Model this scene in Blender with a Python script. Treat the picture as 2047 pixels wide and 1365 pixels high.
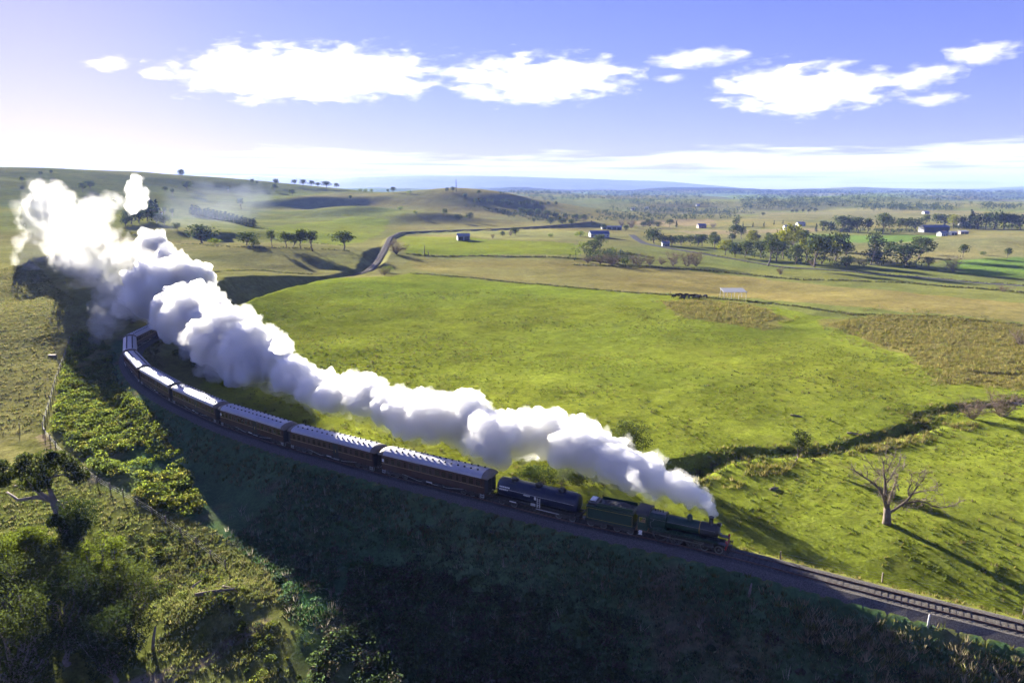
import bpy, math, random
import numpy as np
from math import radians, sin, cos, tan, pi
from mathutils import Vector, Matrix

for o in list(bpy.data.objects):
    bpy.data.objects.remove(o, do_unlink=True)
scene = bpy.context.scene
col = scene.collection
random.seed(7)
RNG = np.random.default_rng(7)

# ------------------------------------------------------------------ camera
F = 1400.0            # focal length in photograph pixels (photograph 2047 x 1365)
PITCH = radians(12.25)
CAMH = 42.0           # metres above the rails
CT, ST = cos(PITCH), sin(PITCH)
cam_d = bpy.data.cameras.new('camera')
cam_d.sensor_width = 36.0
cam_d.lens = 36.0 * F / 2047.0
cam_d.clip_start = 0.5
cam_d.clip_end = 60000.0
cam = bpy.data.objects.new('camera', cam_d)
col.objects.link(cam)
cam.location = (0, 0, CAMH)
cam.rotation_euler = (radians(90) - PITCH, 0, 0)
scene.camera = cam

# ------------------------------------------------------------------ light
SUN_AZ = radians(-33.5)    # measured from +Y, negative = to the left
SUN_EL = radians(13.0)
SUN = Vector((sin(SUN_AZ) * cos(SUN_EL), cos(SUN_AZ) * cos(SUN_EL), sin(SUN_EL)))
sl = bpy.data.lights.new('sun', 'SUN')
sl.energy = 5.0
sl.angle = radians(0.55)
sl.color = (1.0, 0.93, 0.78)
so = bpy.data.objects.new('sun', sl)
col.objects.link(so)
so.location = (-300, 500, 300)
so.rotation_euler = (-SUN).to_track_quat('-Z', 'Y').to_euler()

def nd(nt, typ, **kw):
    n = nt.nodes.new(typ)
    for k, v in kw.items():
        if k == 'inp':
            for i, val in v.items():
                n.inputs[i].default_value = val
        else:
            setattr(n, k, v)
    return n

world = bpy.data.worlds.new('World')
scene.world = world
world.use_nodes = True
wt = world.node_tree
wt.nodes.clear()
wl = wt.links.new
w_out = nd(wt, 'ShaderNodeOutputWorld')
w_bg = nd(wt, 'ShaderNodeBackground')
w_bg.inputs['Strength'].default_value = 0.112
sky = nd(wt, 'ShaderNodeTexSky')
sky.sky_type = 'NISHITA'
sky.sun_disc = False
sky.sun_elevation = SUN_EL
sky.sun_rotation = SUN_AZ
sky.altitude = 700
sky.air_density = 1.0
sky.dust_density = 0.13
sky.ozone_density = 4.0
def wmath(op, a, b=None, c=None, clamp=False):
    n = nd(wt, 'ShaderNodeMath', operation=op)
    n.use_clamp = clamp
    for i, v in enumerate((a, b, c)):
        if v is None:
            continue
        if isinstance(v, (int, float)):
            n.inputs[i].default_value = v
        else:
            wl(v, n.inputs[i])
    return n.outputs[0]
def wramp(x, a, b, lo=0.0, hi=1.0):
    n = nd(wt, 'ShaderNodeMapRange', interpolation_type='SMOOTHSTEP')
    wl(x, n.inputs[0])
    n.inputs[1].default_value = a; n.inputs[2].default_value = b
    n.inputs[3].default_value = lo; n.inputs[4].default_value = hi
    return n.outputs[0]
# the camera colours the whole sky towards violet: one tint for the whole dome
tint = nd(wt, 'ShaderNodeMix', data_type='RGBA', blend_type='MULTIPLY')
tint.inputs['Factor'].default_value = 1.0
soft = nd(wt, 'ShaderNodeGamma')          # softens the dome's range as the photograph's processing does
soft.inputs[1].default_value = 0.90
wl(sky.outputs[0], soft.inputs[0])
wl(soft.outputs[0], tint.inputs['A'])
tint.inputs['B'].default_value = (0.202, 0.138, 0.250, 1)
# streaky stratus all round the horizon
tc = nd(wt, 'ShaderNodeTexCoord')
sep = nd(wt, 'ShaderNodeSeparateXYZ')
wl(tc.outputs['Generated'], sep.inputs[0])
az = wmath('ARCTAN2', sep.outputs[0], sep.outputs[1])
el = wmath('ARCSINE', sep.outputs[2])
comb = nd(wt, 'ShaderNodeCombineXYZ')
wl(wmath('MULTIPLY', az, 3.2), comb.inputs[0])
wl(wmath('MULTIPLY', el, 34.0), comb.inputs[1])
nz = nd(wt, 'ShaderNodeTexNoise')
nz.inputs['Scale'].default_value = 1.6
nz.inputs['Detail'].default_value = 7.0
nz.inputs['Roughness'].default_value = 0.55
wl(comb.outputs[0], nz.inputs['Vector'])
comb2 = nd(wt, 'ShaderNodeCombineXYZ')
wl(wmath('MULTIPLY', az, 1.1), comb2.inputs[0])
comb2.inputs[1].default_value = 3.3
nz2 = nd(wt, 'ShaderNodeTexNoise')
nz2.inputs['Scale'].default_value = 1.3
wl(comb2.outputs[0], nz2.inputs['Vector'])
band_top = wmath('ADD', wmath('MULTIPLY', nz2.outputs[0], 0.09), 0.048)
h = wmath('DIVIDE', el, band_top)
dens = wmath('ADD', wmath('MULTIPLY', nz.outputs[0], 1.3), wramp(h, 0.35, 1.05, 0.05, -1.0))
band = wmath('MULTIPLY', wramp(dens, 0.42, 0.66), wramp(el, -0.02, 0.015))
# fine grey under-streaks inside the band
comb3 = nd(wt, 'ShaderNodeCombineXYZ')
wl(wmath('MULTIPLY', az, 2.4), comb3.inputs[0])
wl(wmath('MULTIPLY', el, 120.0), comb3.inputs[1])
nz3 = nd(wt, 'ShaderNodeTexNoise')
nz3.inputs['Scale'].default_value = 1.7
nz3.inputs['Detail'].default_value = 4.0
wl(comb3.outputs[0], nz3.inputs['Vector'])
streak = nd(wt, 'ShaderNodeMix', data_type='RGBA')
wl(wmath('MULTIPLY', wramp(nz3.outputs[0], 0.52, 0.66), wramp(el, 0.085, 0.02)), streak.inputs['Factor'])
streak.inputs['A'].default_value = (1.75, 1.72, 1.66, 1)
streak.inputs['B'].default_value = (0.95, 0.96, 1.12, 1)
skymix = nd(wt, 'ShaderNodeMix', data_type='RGBA')
wl(wmath('MULTIPLY', band, 0.93), skymix.inputs['Factor'])
wl(tint.outputs['Result'], skymix.inputs['A'])
wl(streak.outputs['Result'], skymix.inputs['B'])
wl(skymix.outputs['Result'], w_bg.inputs['Color'])
wl(w_bg.outputs[0], w_out.inputs[0])

vs = scene.view_settings
vs.view_transform = 'Standard'
vs.look = 'None'
vs.exposure = 3.0
vs.gamma = 1.0
vs.use_curve_mapping = False
scene.render.engine = 'CYCLES'
cy = scene.cycles
cy.use_denoising = True
cy.max_bounces = 10
cy.diffuse_bounces = 3
cy.glossy_bounces = 3
cy.transmission_bounces = 4
cy.volume_bounces = 7
cy.transparent_max_bounces = 8
cy.caustics_reflective = False
cy.caustics_refractive = False
cy.use_adaptive_sampling = True
cy.adaptive_threshold = 0.03
cy.sample_clamp_indirect = 6.0
# ------------------------------------------------------------------ helpers
class MB:
    """collects polygons; build() links ONE mesh object"""
    def __init__(self):
        self.V, self.Fs, self.M, self.n = [], [], [], 0
        self.C = []
    def add(self, V, Fc, mat=0, colr=None):
        V = np.asarray(V, float).reshape(-1, 3)
        if isinstance(Fc, np.ndarray):
            groups = [Fc]
        else:
            d = {}
            for f in Fc:
                d.setdefault(len(f), []).append(f)
            groups = [np.array(g) for g in d.values()]
        for g in groups:
            if len(g):
                self.Fs.append(g + self.n)
                self.M.append(np.full(len(g), mat, np.int32))
        self.V.append(V)
        if colr is not None:
            c = np.asarray(colr, float)
            if c.ndim == 1:
                c = np.tile(c, (len(V), 1))
            self.C.append(c)
        self.n += len(V)
        return self
    def mesh(self, name, mats, smooth=False):
        me = bpy.data.meshes.new(name)
        V = np.concatenate(self.V)
        tot = np.concatenate([np.full(len(g), g.shape[1], np.int32) for g in self.Fs])
        loops = np.concatenate([g.ravel() for g in self.Fs]).astype(np.int32)
        me.vertices.add(len(V)); me.vertices.foreach_set('co', V.astype(np.float32).ravel())
        me.loops.add(len(loops)); me.loops.foreach_set('vertex_index', loops)
        me.polygons.add(len(tot))
        st = np.concatenate([[0], np.cumsum(tot)[:-1]]).astype(np.int32)
        me.polygons.foreach_set('loop_start', st)
        me.polygons.foreach_set('loop_total', tot)
        me.polygons.foreach_set('material_index', np.concatenate(self.M))
        me.polygons.foreach_set('use_smooth', np.full(len(tot), smooth, bool))
        for m in (mats if isinstance(mats, (list, tuple)) else [mats]):
            me.materials.append(m)
        if self.C:
            at = me.color_attributes.new('Col', 'FLOAT_COLOR', 'POINT')
            c = np.concatenate(self.C)
            c4 = np.ones((len(c), 4), np.float32); c4[:, :3] = c[:, :3]
            at.data.foreach_set('color', c4.ravel())
        me.update(calc_edges=True)
        me.validate()
        return me
    def build(self, name, mats, parent=None, smooth=False, loc=None, **tags):
        return ob(name, self.mesh(name, mats, smooth), parent, loc, **tags)

def ob(name, me, parent=None, loc=None, rz=None, scale=None, label=None, cat=None, group=None, kind=None):
    o = bpy.data.objects.new(name, me)
    col.objects.link(o)
    if parent is not None:
        o.parent = parent
    if loc is not None:
        o.location = loc
    if rz is not None:
        o.rotation_euler = (0, 0, rz)
    if scale is not None:
        o.scale = scale if hasattr(scale, '__len__') else (scale,) * 3
    if label: o['label'] = label
    if cat: o['category'] = cat
    if group: o['group'] = group
    if kind: o['kind'] = kind
    return o

def copy_tree(o, parent=None):
    c = o.copy()
    col.objects.link(c)
    c.parent = parent
    for ch in list(o.children):
        copy_tree(ch, c)
    return c

def box(c, s):
    x, y, z = c; a, b, d = s[0] / 2, s[1] / 2, s[2] / 2
    V = [(x+i*a, y+j*b, z+k*d) for i in (-1, 1) for j in (-1, 1) for k in (-1, 1)]
    Fc = np.array([(0,1,3,2),(4,6,7,5),(0,4,5,1),(2,3,7,6),(0,2,6,4),(1,5,7,3)])
    return np.array(V, float), Fc

def frame_of(d):
    d = np.asarray(d, float); d = d / (np.linalg.norm(d) + 1e-12)
    a = np.array([0, 0, 1.0]) if abs(d[2]) < 0.9 else np.array([1.0, 0, 0])
    u = np.cross(a, d); u /= np.linalg.norm(u)
    return u, np.cross(d, u)

def tube(path, rad, n=8, caps=True):
    path = np.asarray(path, float); m = len(path)
    rad = np.full(m, rad) if np.isscalar(rad) else np.asarray(rad, float)
    V = []
    ang = np.arange(n) * 2 * pi / n
    for i in range(m):
        d = path[min(i+1, m-1)] - path[max(i-1, 0)]
        u, w = frame_of(d)
        V.append(path[i] + rad[i] * (np.cos(ang)[:, None] * u + np.sin(ang)[:, None] * w))
    V = np.concatenate(V)
    Fc = []
    for i in range(m-1):
        for j in range(n):
            k = (j+1) % n
            Fc.append((i*n+j, i*n+k, (i+1)*n+k, (i+1)*n+j))
    if caps:
        Fc.append(tuple(range(n))[::-1]); Fc.append(tuple((m-1)*n+j for j in range(n)))
    return V, Fc

def cyl(p0, p1, r, n=16, r1=None):
    return tube([p0, p1], [r, r if r1 is None else r1], n)

def lathe(c, prof, n=16, axis='z', ring=False):
    """prof: (radius, along) pairs, turned about an axis through c"""
    ang = np.arange(n) * 2 * pi / n
    V = []
    for r, z in prof:
        for a in ang:
            p = (r*cos(a), r*sin(a), z)
            if axis == 'x': p = (z, p[0], p[1])
            if axis == 'y': p = (p[1], z, p[0])
            V.append((c[0]+p[0], c[1]+p[1], c[2]+p[2]))
    m = len(prof); Fc = []
    for i in range(m if ring else m-1):
        i2 = (i+1) % m
        for j in range(n):
            k = (j+1) % n
            Fc.append((i*n+j, i*n+k, i2*n+k, i2*n+j))
    if not ring:
        Fc.append(tuple(range(n))[::-1]); Fc.append(tuple((m-1)*n+j for j in range(n)))
    return np.array(V), Fc

def prism(poly, x0, x1):
    """poly in (y, z), extruded along x"""
    n = len(poly)
    V = [(x0, y, z) for y, z in poly] + [(x1, y, z) for y, z in poly]
    Fc = [(i, (i+1) % n, n+(i+1) % n, n+i) for i in range(n)]
    Fc += [tuple(range(n))[::-1], tuple(range(n, 2*n))]
    return np.array(V, float), Fc

def mbox(*bs):
    m = MB()
    for c, s in bs:
        m.add(*box(c, s))
    return m

ICO = {}
def ico(level):
    if level in ICO: return ICO[level]
    t = (1 + 5 ** .5) / 2
    V = [(-1,t,0),(1,t,0),(-1,-t,0),(1,-t,0),(0,-1,t),(0,1,t),(0,-1,-t),(0,1,-t),(t,0,-1),(t,0,1),(-t,0,-1),(-t,0,1)]
    Fc = [(0,11,5),(0,5,1),(0,1,7),(0,7,10),(0,10,11),(1,5,9),(5,11,4),(11,10,2),(10,7,6),(7,1,8),(3,9,4),(3,4,2),(3,2,6),(3,6,8),(3,8,9),(4,9,5),(2,4,11),(6,2,10),(8,6,7),(9,8,1)]
    V = [np.array(v) / np.linalg.norm(v) for v in V]
    for _ in range(level):
        mid = {}; nf = []
        def mp(a, b):
            k = (min(a, b), max(a, b))
            if k not in mid:
                p = V[a] + V[b]; V.append(p / np.linalg.norm(p)); mid[k] = len(V) - 1
            return mid[k]
        for a, b, c in Fc:
            x, y, z = mp(a, b), mp(b, c), mp(c, a)
            nf += [(a, x, z), (b, y, x), (c, z, y), (x, y, z)]
        Fc = nf
    ICO[level] = (np.array(V), np.array(Fc))
    return ICO[level]

# ---- numpy noise
def _hash(ix, iy, seed):
    h = (ix.astype(np.int64) * 374761393 + iy.astype(np.int64) * 668265263 + seed * 1442695041) & 0xFFFFFFFF
    h = ((h ^ (h >> 13)) * 1274126177) & 0xFFFFFFFF
    return ((h ^ (h >> 16)) & 0xFFFF) / 65535.0
def vnoise(x, y, seed=0):
    ix = np.floor(x); iy = np.floor(y)
    fx = x - ix; fy = y - iy
    fx = fx*fx*fx*(fx*(fx*6-15)+10); fy = fy*fy*fy*(fy*(fy*6-15)+10)
    ix = ix.astype(np.int64); iy = iy.astype(np.int64)
    a = _hash(ix, iy, seed); b = _hash(ix+1, iy, seed); c = _hash(ix, iy+1, seed); d = _hash(ix+1, iy+1, seed)
    return (a*(1-fx)+b*fx)*(1-fy)+(c*(1-fx)+d*fx)*fy
def fbm(x, y, seed=0, octv=4, rough=0.5):
    s = 0; a = 1; t = 0
    for i in range(octv):
        s = s + a*(vnoise(x*2**i + 17.3*i, y*2**i - 9.1*i, seed+i) - 0.5); t += a; a *= rough
    return s / t * 2          # about -1..1
def sstep(a, b, x):
    t = np.clip((x-a)/(b-a), 0, 1)
    return t*t*(3-2*t)
def in_poly(x, y, poly):
    inside = np.zeros(np.shape(x), bool)
    n = len(poly)
    for i in range(n):
        x0, y0 = poly[i][:2]; x1, y1 = poly[(i+1) % n][:2]
        if y0 == y1: continue
        c = ((y0 > y) != (y1 > y)) & (x < (x1-x0)*(y-y0)/(y1-y0)+x0)
        inside ^= c
    return inside

# ---- materials
def material(name, colr, rough=0.7, metal=0.0, var=0.0, scale=4.0, bump=0.0, bscale=None, spec=0.5, col2=None, attr=False):
    m = bpy.data.materials.new(name)
    m.use_nodes = True
    nt = m.node_tree; b = nt.nodes['Principled BSDF']
    b.inputs['Roughness'].default_value = rough
    b.inputs['Metallic'].default_value = metal
    b.inputs['Specular IOR Level'].default_value = spec
    b.inputs['Base Color'].default_value = (*colr, 1)
    tcn = nd(nt, 'ShaderNodeTexCoord')
    src = None
    if attr:
        a = nd(nt, 'ShaderNodeAttribute', attribute_name='Col'); src = a.outputs['Color']
    if var > 0 or col2 is not None:
        n = nd(nt, 'ShaderNodeTexNoise'); n.inputs['Scale'].default_value = scale
        n.inputs['Detail'].default_value = 6; n.inputs['Roughness'].default_value = 0.62
        nt.links.new(tcn.outputs['Object'], n.inputs['Vector'])
        r = nd(nt, 'ShaderNodeMapRange'); r.inputs[1].default_value = 0.3; r.inputs[2].default_value = 0.7
        nt.links.new(n.outputs[0], r.inputs[0])
        mx = nd(nt, 'ShaderNodeMix', data_type='RGBA')
        nt.links.new(r.outputs[0], mx.inputs['Factor'])
        if col2 is None:
            mul = nd(nt, 'ShaderNodeMix', data_type='RGBA', blend_type='MULTIPLY')
            mul.inputs['Factor'].default_value = 1
            mx.inputs['A'].default_value = (1-var,)*3 + (1,)
            mx.inputs['B'].default_value = (1+var,)*3 + (1,)
            nt.links.new(mx.outputs['Result'], mul.inputs['B'])
            if src: nt.links.new(src, mul.inputs['A'])
            else: mul.inputs['A'].default_value = (*colr, 1)
            src = mul.outputs['Result']
        else:
            mx.inputs['A'].default_value = (*colr, 1); mx.inputs['B'].default_value = (*col2, 1)
            src = mx.outputs['Result']
    if src: nt.links.new(src, b.inputs['Base Color'])
    if bump > 0:
        n = nd(nt, 'ShaderNodeTexNoise'); n.inputs['Scale'].default_value = bscale or scale
        n.inputs['Detail'].default_value = 5
        nt.links.new(tcn.outputs['Object'], n.inputs['Vector'])
        bp = nd(nt, 'ShaderNodeBump'); bp.inputs['Strength'].default_value = 1.0
        bp.inputs['Distance'].default_value = bump
        nt.links.new(n.outputs[0], bp.inputs['Height']); nt.links.new(bp.outputs[0], b.inputs['Normal'])
    return m

def leaf_material(name, colr, trans=0.45, tcol=None, attr=False):
    """thin leaves: light passes through them"""
    m = bpy.data.materials.new(name); m.use_nodes = True
    nt = m.node_tree; nt.nodes.clear(); L = nt.links.new
    out = nd(nt, 'ShaderNodeOutputMaterial'); mix = nd(nt, 'ShaderNodeMixShader'); mix.inputs[0].default_value = trans
    d = nd(nt, 'ShaderNodeBsdfDiffuse'); t = nd(nt, 'ShaderNodeBsdfTranslucent')
    tcol = tcol or (colr[0]*1.25, colr[1]*1.2, colr[2]*0.6)
    geo = nd(nt, 'ShaderNodeNewGeometry')
    rnd = nd(nt, 'ShaderNodeMapRange'); rnd.inputs[3].default_value = 0.62; rnd.inputs[4].default_value = 1.38
    L(geo.outputs['Random Per Island'], rnd.inputs[0])
    for sh, c in ((d, colr), (t, tcol)):
        mul = nd(nt, 'ShaderNodeMix', data_type='RGBA', blend_type='MULTIPLY'); mul.inputs['Factor'].default_value = 1
        if attr:
            a = nd(nt, 'ShaderNodeAttribute', attribute_name='Col'); L(a.outputs['Color'], mul.inputs['A'])
        else:
            mul.inputs['A'].default_value = (*c, 1)
        L(rnd.outputs[0], mul.inputs['B'])
        L(mul.outputs['Result'], sh.inputs['Color'])
    L(d.outputs[0], mix.inputs[1]); L(t.outputs[0], mix.inputs[2]); L(mix.outputs[0], out.inputs[0])
    return m

# ---- pixel of the photograph -> ray -> point of the place
def ray(px, py):
    u = (px - 1023.5) / F; v = (py - 682.5) / F
    return np.array([u, CT - ST*v, -(ST + CT*v)])
def P(px, py, z=0.0):
    d = ray(px, py); t = (z - CAMH) / d[2]
    return np.array([d[0]*t, d[1]*t, z])
def PT(px, py, t):
    return np.array([0, 0, CAMH]) + ray(px, py) * t
ORD = ['first', 'second', 'third', 'fourth', 'fifth', 'sixth', 'seventh', 'eighth', 'ninth', 'tenth', 'eleventh', 'twelfth',
       'thirteenth', 'fourteenth', 'fifteenth', 'sixteenth', 'seventeenth', 'eighteenth', 'nineteenth', 'twentieth']
# ------------------------------------------------------------------ the railway line's course
ctr = [P(2047,1254), P(1690,1166), P(1450,1101), P(1124,1033), P(965,991), P(758,940), P(565,887), P(444,846), P(351,802),
       P(292,766), P(268,741), P(259,718), P(262,700), P(272,690), P(288,681),
       np.array([-103.5,206,0]), np.array([-101,232,0]), np.array([-97,270,0]), np.array([-91,310,0]),
       P(700,552), P(735,541), P(752,525), P(768,500), P(780,474), P(800,464), P(900,460), P(1000,457), P(1100,451), P(1190,443)]
ctr = np.array(ctr)
d0 = ctr[0] - ctr[1]; d0 /= np.linalg.norm(d0)
ctr = np.vstack([ctr[0] + d0*130, ctr[0] + d0*60, ctr])
def resample(pts, step):
    pts = np.asarray(pts, float)
    s = np.concatenate([[0], np.cumsum(np.linalg.norm(np.diff(pts, axis=0), axis=1))])
    t = np.arange(0, s[-1], step)
    return np.stack([np.interp(t, s, pts[:, k]) for k in range(pts.shape[1])], 1)
TR = resample(ctr, 1.0)
def smooth_line(p, n):
    k = np.hanning(2*n+3)[1:-1]; k /= k.sum()
    q = np.vstack([np.repeat(p[:1], n, 0), p, np.repeat(p[-1:], n, 0)])
    # odd reflection keeps the ends straight
    q[:n] = 2*p[0] - p[1:n+1][::-1]; q[-n:] = 2*p[-1] - p[-n-1:-1][::-1]
    return np.stack([np.convolve(q[:, i], k, 'valid') for i in range(p.shape[1])], 1)
TR = smooth_line(TR, 13)
TR = resample(TR, 1.0)
TR[:, 2] = 0.0
def near_line(x, y, L, chunk=4000):
    """distance to polyline, signed (+ = left of travel along L), and index"""
    x = np.ravel(x); y = np.ravel(y)
    dist = np.empty(len(x)); idx = np.empty(len(x), int)
    for a in range(0, len(x), chunk):
        dx = x[a:a+chunk, None] - L[None, :, 0]; dy = y[a:a+chunk, None] - L[None, :, 1]
        q = dx*dx + dy*dy
        i = q.argmin(1); idx[a:a+chunk] = i
        i0 = np.clip(i, 0, len(L)-2)
        tx = L[np.minimum(i0+1, len(L)-1), 0] - L[np.maximum(i0-1, 0), 0]
        ty = L[np.minimum(i0+1, len(L)-1), 1] - L[np.maximum(i0-1, 0), 1]
        n = np.hypot(tx, ty)
        ex = x[a:a+chunk] - L[i, 0]; ey = y[a:a+chunk] - L[i, 1]
        dd = (tx*ey - ty*ex) / n
        far = np.sqrt(q[np.arange(len(i)), i])
        dist[a:a+chunk] = np.where(far > np.abs(dd)*1.5+2, far*np.sign(dd), dd)
    return dist, idx

def near_mask(x, y, L, dist):
    """points within a distance of a polyline (coarse)"""
    m = (x > L[:, 0].min()-dist) & (x < L[:, 0].max()+dist) & (y > L[:, 1].min()-dist) & (y < L[:, 1].max()+dist)
    i = np.nonzero(m)[0]
    C = L[::10]; ok = np.zeros(len(i), bool)
    for a in range(0, len(i), 20000):
        j = i[a:a+20000]
        ok[a:a+20000] = (((x[j, None]-C[None, :, 0])**2 + (y[j, None]-C[None, :, 1])**2).min(1) < (dist+6)**2)
    m[:] = False; m[i[ok]] = True
    return m

# ------------------------------------------------------------------ lie of the land: control points (x, y, z)
cp = [(-20,70,-9),(20,62,-9.5),(60,45,-9.5),(100,25,-9.5),(0,40,-11),(-40,62,-8.5),(60,10,-12),(-30,20,-12),(140,0,-10),(0,-60,-12),
      (-60,90,-6),(-85,112,-4.5),(-108,150,-2.5),(-128,190,1.0),(-150,230,5),(-120,90,-3.5),(-200,150,3),(-210,250,7),(-100,55,-7.5),(-65,50,-9),(-250,60,2),(-400,100,10),
      (-75,130,-4.5),(-92,165,-2.5),(-40,95,-7.5),
      (0,120,-1),(60,100,-1.5),(100,60,-1.5),(150,40,-1.5),(49,85,-1.2),(-40,160,-0.5),(0,200,-1),(80,200,-2),(150,200,-2.5),
      (-80,215,2),(-77,265,3.2),(-84,298,3.6),(-60,330,1.5),(0,300,-0.5),(100,300,-2.5),(20,400,-2.5),(-45,380,-0.5),(-112,240,8),(-118,280,8.5),(250,100,-2),(400,200,-4),(250,-50,-4),
      (-130,210,4)]
for px, py, t in [(0,341,1050),(200,347,1150),(350,352,1300),(520,362,1500),(640,374,1650),(760,386,1600),(900,380,1300),(1000,393,1350),
                  (1100,404,1450),(1190,422,1500),(0,420,700),(110,420,720),(0,500,400),(0,600,250),(250,430,800),(350,400,1000),(500,400,1250),
                  (650,422,1150),(650,450,800),(550,462,740),(720,472,700),(400,500,405),(500,493,410),(650,497,425),(715,494,480),(330,490,430),(200,500,440),
                  (400,548,288),(500,543,312),(600,552,335),(900,440,1000),(900,475,620),(1000,500,500),(1200,470,700),(1190,444,990),(800,490,560),(850,520,440),
                  (1500,520,520),(1400,500,580),(1700,545,450),(2047,570,400),(1700,580,350),(1465,590,330),(1900,620,270),(2047,650,240),(1300,560,370),
                  (1300,480,680),(1900,484,600),(2047,472,620),(1700,492,640),(1865,462,760),(1650,450,850),(1700,432,1100),(1500,432,1200),(1300,446,1000),
                  (2000,432,1000),(1300,402,2200),(1600,404,2000),(2000,402,2000),(1800,412,1600),(1150,417,1900)]:
    cp.append(tuple(PT(px, py, t)))
for px, py, t, dz in [(0,341,1050,-25),(200,347,1150,-22),(350,352,1300,-22),(520,362,1500,-20),(640,374,1650,-18),(900,380,1300,-25),(1000,393,1350,-20)]:
    q = PT(px, py, t); cp.append((q[0]*1.4, q[1]*1.4, q[2]+dz))
cp = np.array(cp)
S_ = 100.0
def _tps(r2):
    return 0.5 * r2 * np.log(r2 + 1e-9)
_n = len(cp)
_A = np.zeros((_n+3, _n+3))
_X = cp[:, :2] / S_
_A[:_n, :_n] = _tps(((_X[:, None] - _X[None])**2).sum(2)) + np.eye(_n)*0.02
_A[:_n, _n:] = np.hstack([np.ones((_n, 1)), _X]); _A[_n:, :_n] = _A[:_n, _n:].T
_W = np.linalg.solve(_A, np.concatenate([cp[:, 2], [0, 0, 0]]))
def tps(x, y):
    out = np.empty(len(x))
    for a in range(0, len(x), 40000):
        X = np.stack([x[a:a+40000], y[a:a+40000]], 1) / S_
        r2 = ((X[:, 0, None]-_X[None, :, 0])**2 + (X[:, 1, None]-_X[None, :, 1])**2)
        k = .5*r2*np.log(r2.astype(np.float32) + 1e-9)
        out[a:a+40000] = k @ _W[:_n] + _W[_n] + X @ _W[_n+1:]
    return out
CREEK = resample([P(1200,975,-2), P(1330,952,-2), P(1420,935,-2), P(1500,915,-2), P(1600,918,-2), P(1680,915,-2), P(1740,898,-2), P(1790,885,-2),
                  P(1860,868,-2), P(1830,852,-2), P(1900,838,-2), P(1980,828,-2), P(2080,815,-2), P(2300,800,-2)], 1.0)
CREEK = smooth_line(CREEK, 3)
CREEK2 = smooth_line(resample([P(1850,750,-3), P(1920,762,-3), P(1990,768,-3), P(2080,765,-3), P(2300,760,-3)], 1.0), 3)
SA = np.array([-sin(SUN_AZ), -cos(SUN_AZ)])          # horizontal direction in which shadows fall
BUMPS = [(620,402,1180,19,110),(862,440,930,14,80),(700,440,1000,11,60),(1010,430,1250,11,80),(470,452,640,6,120)]
BUMPS = [(*PT(a, b, t)[:2], h, w) for a, b, t, h, w in BUMPS]
MOUNDS = [(*P(440,1205,-7)[:2], 1.6, 5.0), (*P(640,1260,-9)[:2], 1.0, 8)]
def natural(x, y):
    r = np.hypot(x, y)
    w = 1 - sstep(1500, 2300, y)
    near = tps(x, np.minimum(y, 2600))
    far = 8 + 40*fbm(x/850+3.1, y/850, 21, 4) + sstep(3200, 6800, y)*30 + 8*fbm(x/2500, y*0+1.5, 5, 3)
    z = w*np.clip(near, -30, 90) + (1-w)*far
    z = z - 120*sstep(7200, 11500, r)
    z = z + sstep(450, 1100, r)*(3.5*fbm(x/170, y/170, 31, 4))
    for bx, by, hh, wd in BUMPS:
        a = (x-bx)*SA[0] + (y-by)*SA[1]; b = -(x-bx)*SA[1] + (y-by)*SA[0]
        z = z + hh*np.exp(-np.where(a > 0, (a/50.0)**2, (a/150.0)**2) - (b/wd)**2)
    for bx, by, hh, wd in MOUNDS:
        z = z + hh*np.exp(-((x-bx)**2 + (y-by)**2)/wd**2)
    return z
CREEK_BOX = (-40, 260, 60, 260)
def H(x, y, detail=True):
    x = np.atleast_1d(np.asarray(x, float)).ravel(); y = np.atleast_1d(np.asarray(y, float)).ravel()
    z = natural(x, y)
    if detail:
        r = np.hypot(x, y)
        lo = 1 - sstep(350, 900, r)
        z = z + lo*(0.55*fbm(x/23, y/23, 3, 4) + 0.10*fbm(x/2.6, y/2.6, 9, 2))
    # creek
    m = near_mask(x, y, CREEK, 14) | near_mask(x, y, CREEK2, 14)
    if m.any():
        for L, dep, wid in ((CREEK, 1.7, 3.4), (CREEK2, 1.0, 2.4)):
            d, _ = near_line(x[m], y[m], L)
            k = (.42 + .62*sstep(-.4, .4, fbm(x[m]/13+4, y[m]/13, 43, 2)))*np.clip(_/12.0, .05, 1)*np.where(_ > 62, .62, 1.0)
            d = np.abs(d + 1.8*fbm(x[m]/8, y[m]/8, 41, 4, .6))
            z[m] -= dep*k*(1 - sstep(wid*0.4*k, wid*k+.01, d))
    # railway formation: cut and fill
    m = near_mask(x, y, TR, 60)
    if m.any():
        d, i = near_line(x[m], y[m], TR)
        a = np.maximum(np.abs(d) - 3.3, 0)
        rough = 1 + 0.25*fbm(x[m]/12, y[m]/12, 51, 3)
        lo = -0.62 - a*0.66*rough - 0.25*np.minimum(a, 1)
        hi = -0.62 + a*0.75*rough
        zz = z[m]
        # soften where the slope meets the natural ground
        k = 1.2
        zc = np.where(zz < lo, lo - 0*lo, np.where(zz > hi, hi, zz))
        z[m] = zc
    return z
GRID = {}
def Hgrid(x, y, detail=True):
    """height of the ground sheet itself"""
    x = np.atleast_1d(np.asarray(x, float)).ravel(); y = np.atleast_1d(np.asarray(y, float)).ravel()
    xs, ys, Zg = GRID['g']
    i = np.clip(np.searchsorted(xs, x)-1, 0, len(xs)-2); j = np.clip(np.searchsorted(ys, y)-1, 0, len(ys)-2)
    fx = np.clip((x-xs[i])/(xs[i+1]-xs[i]), 0, 1); fy = np.clip((y-ys[j])/(ys[j+1]-ys[j]), 0, 1)
    return (Zg[j, i]*(1-fx)+Zg[j, i+1]*fx)*(1-fy) + (Zg[j+1, i]*(1-fx)+Zg[j+1, i+1]*fx)*fy
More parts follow.
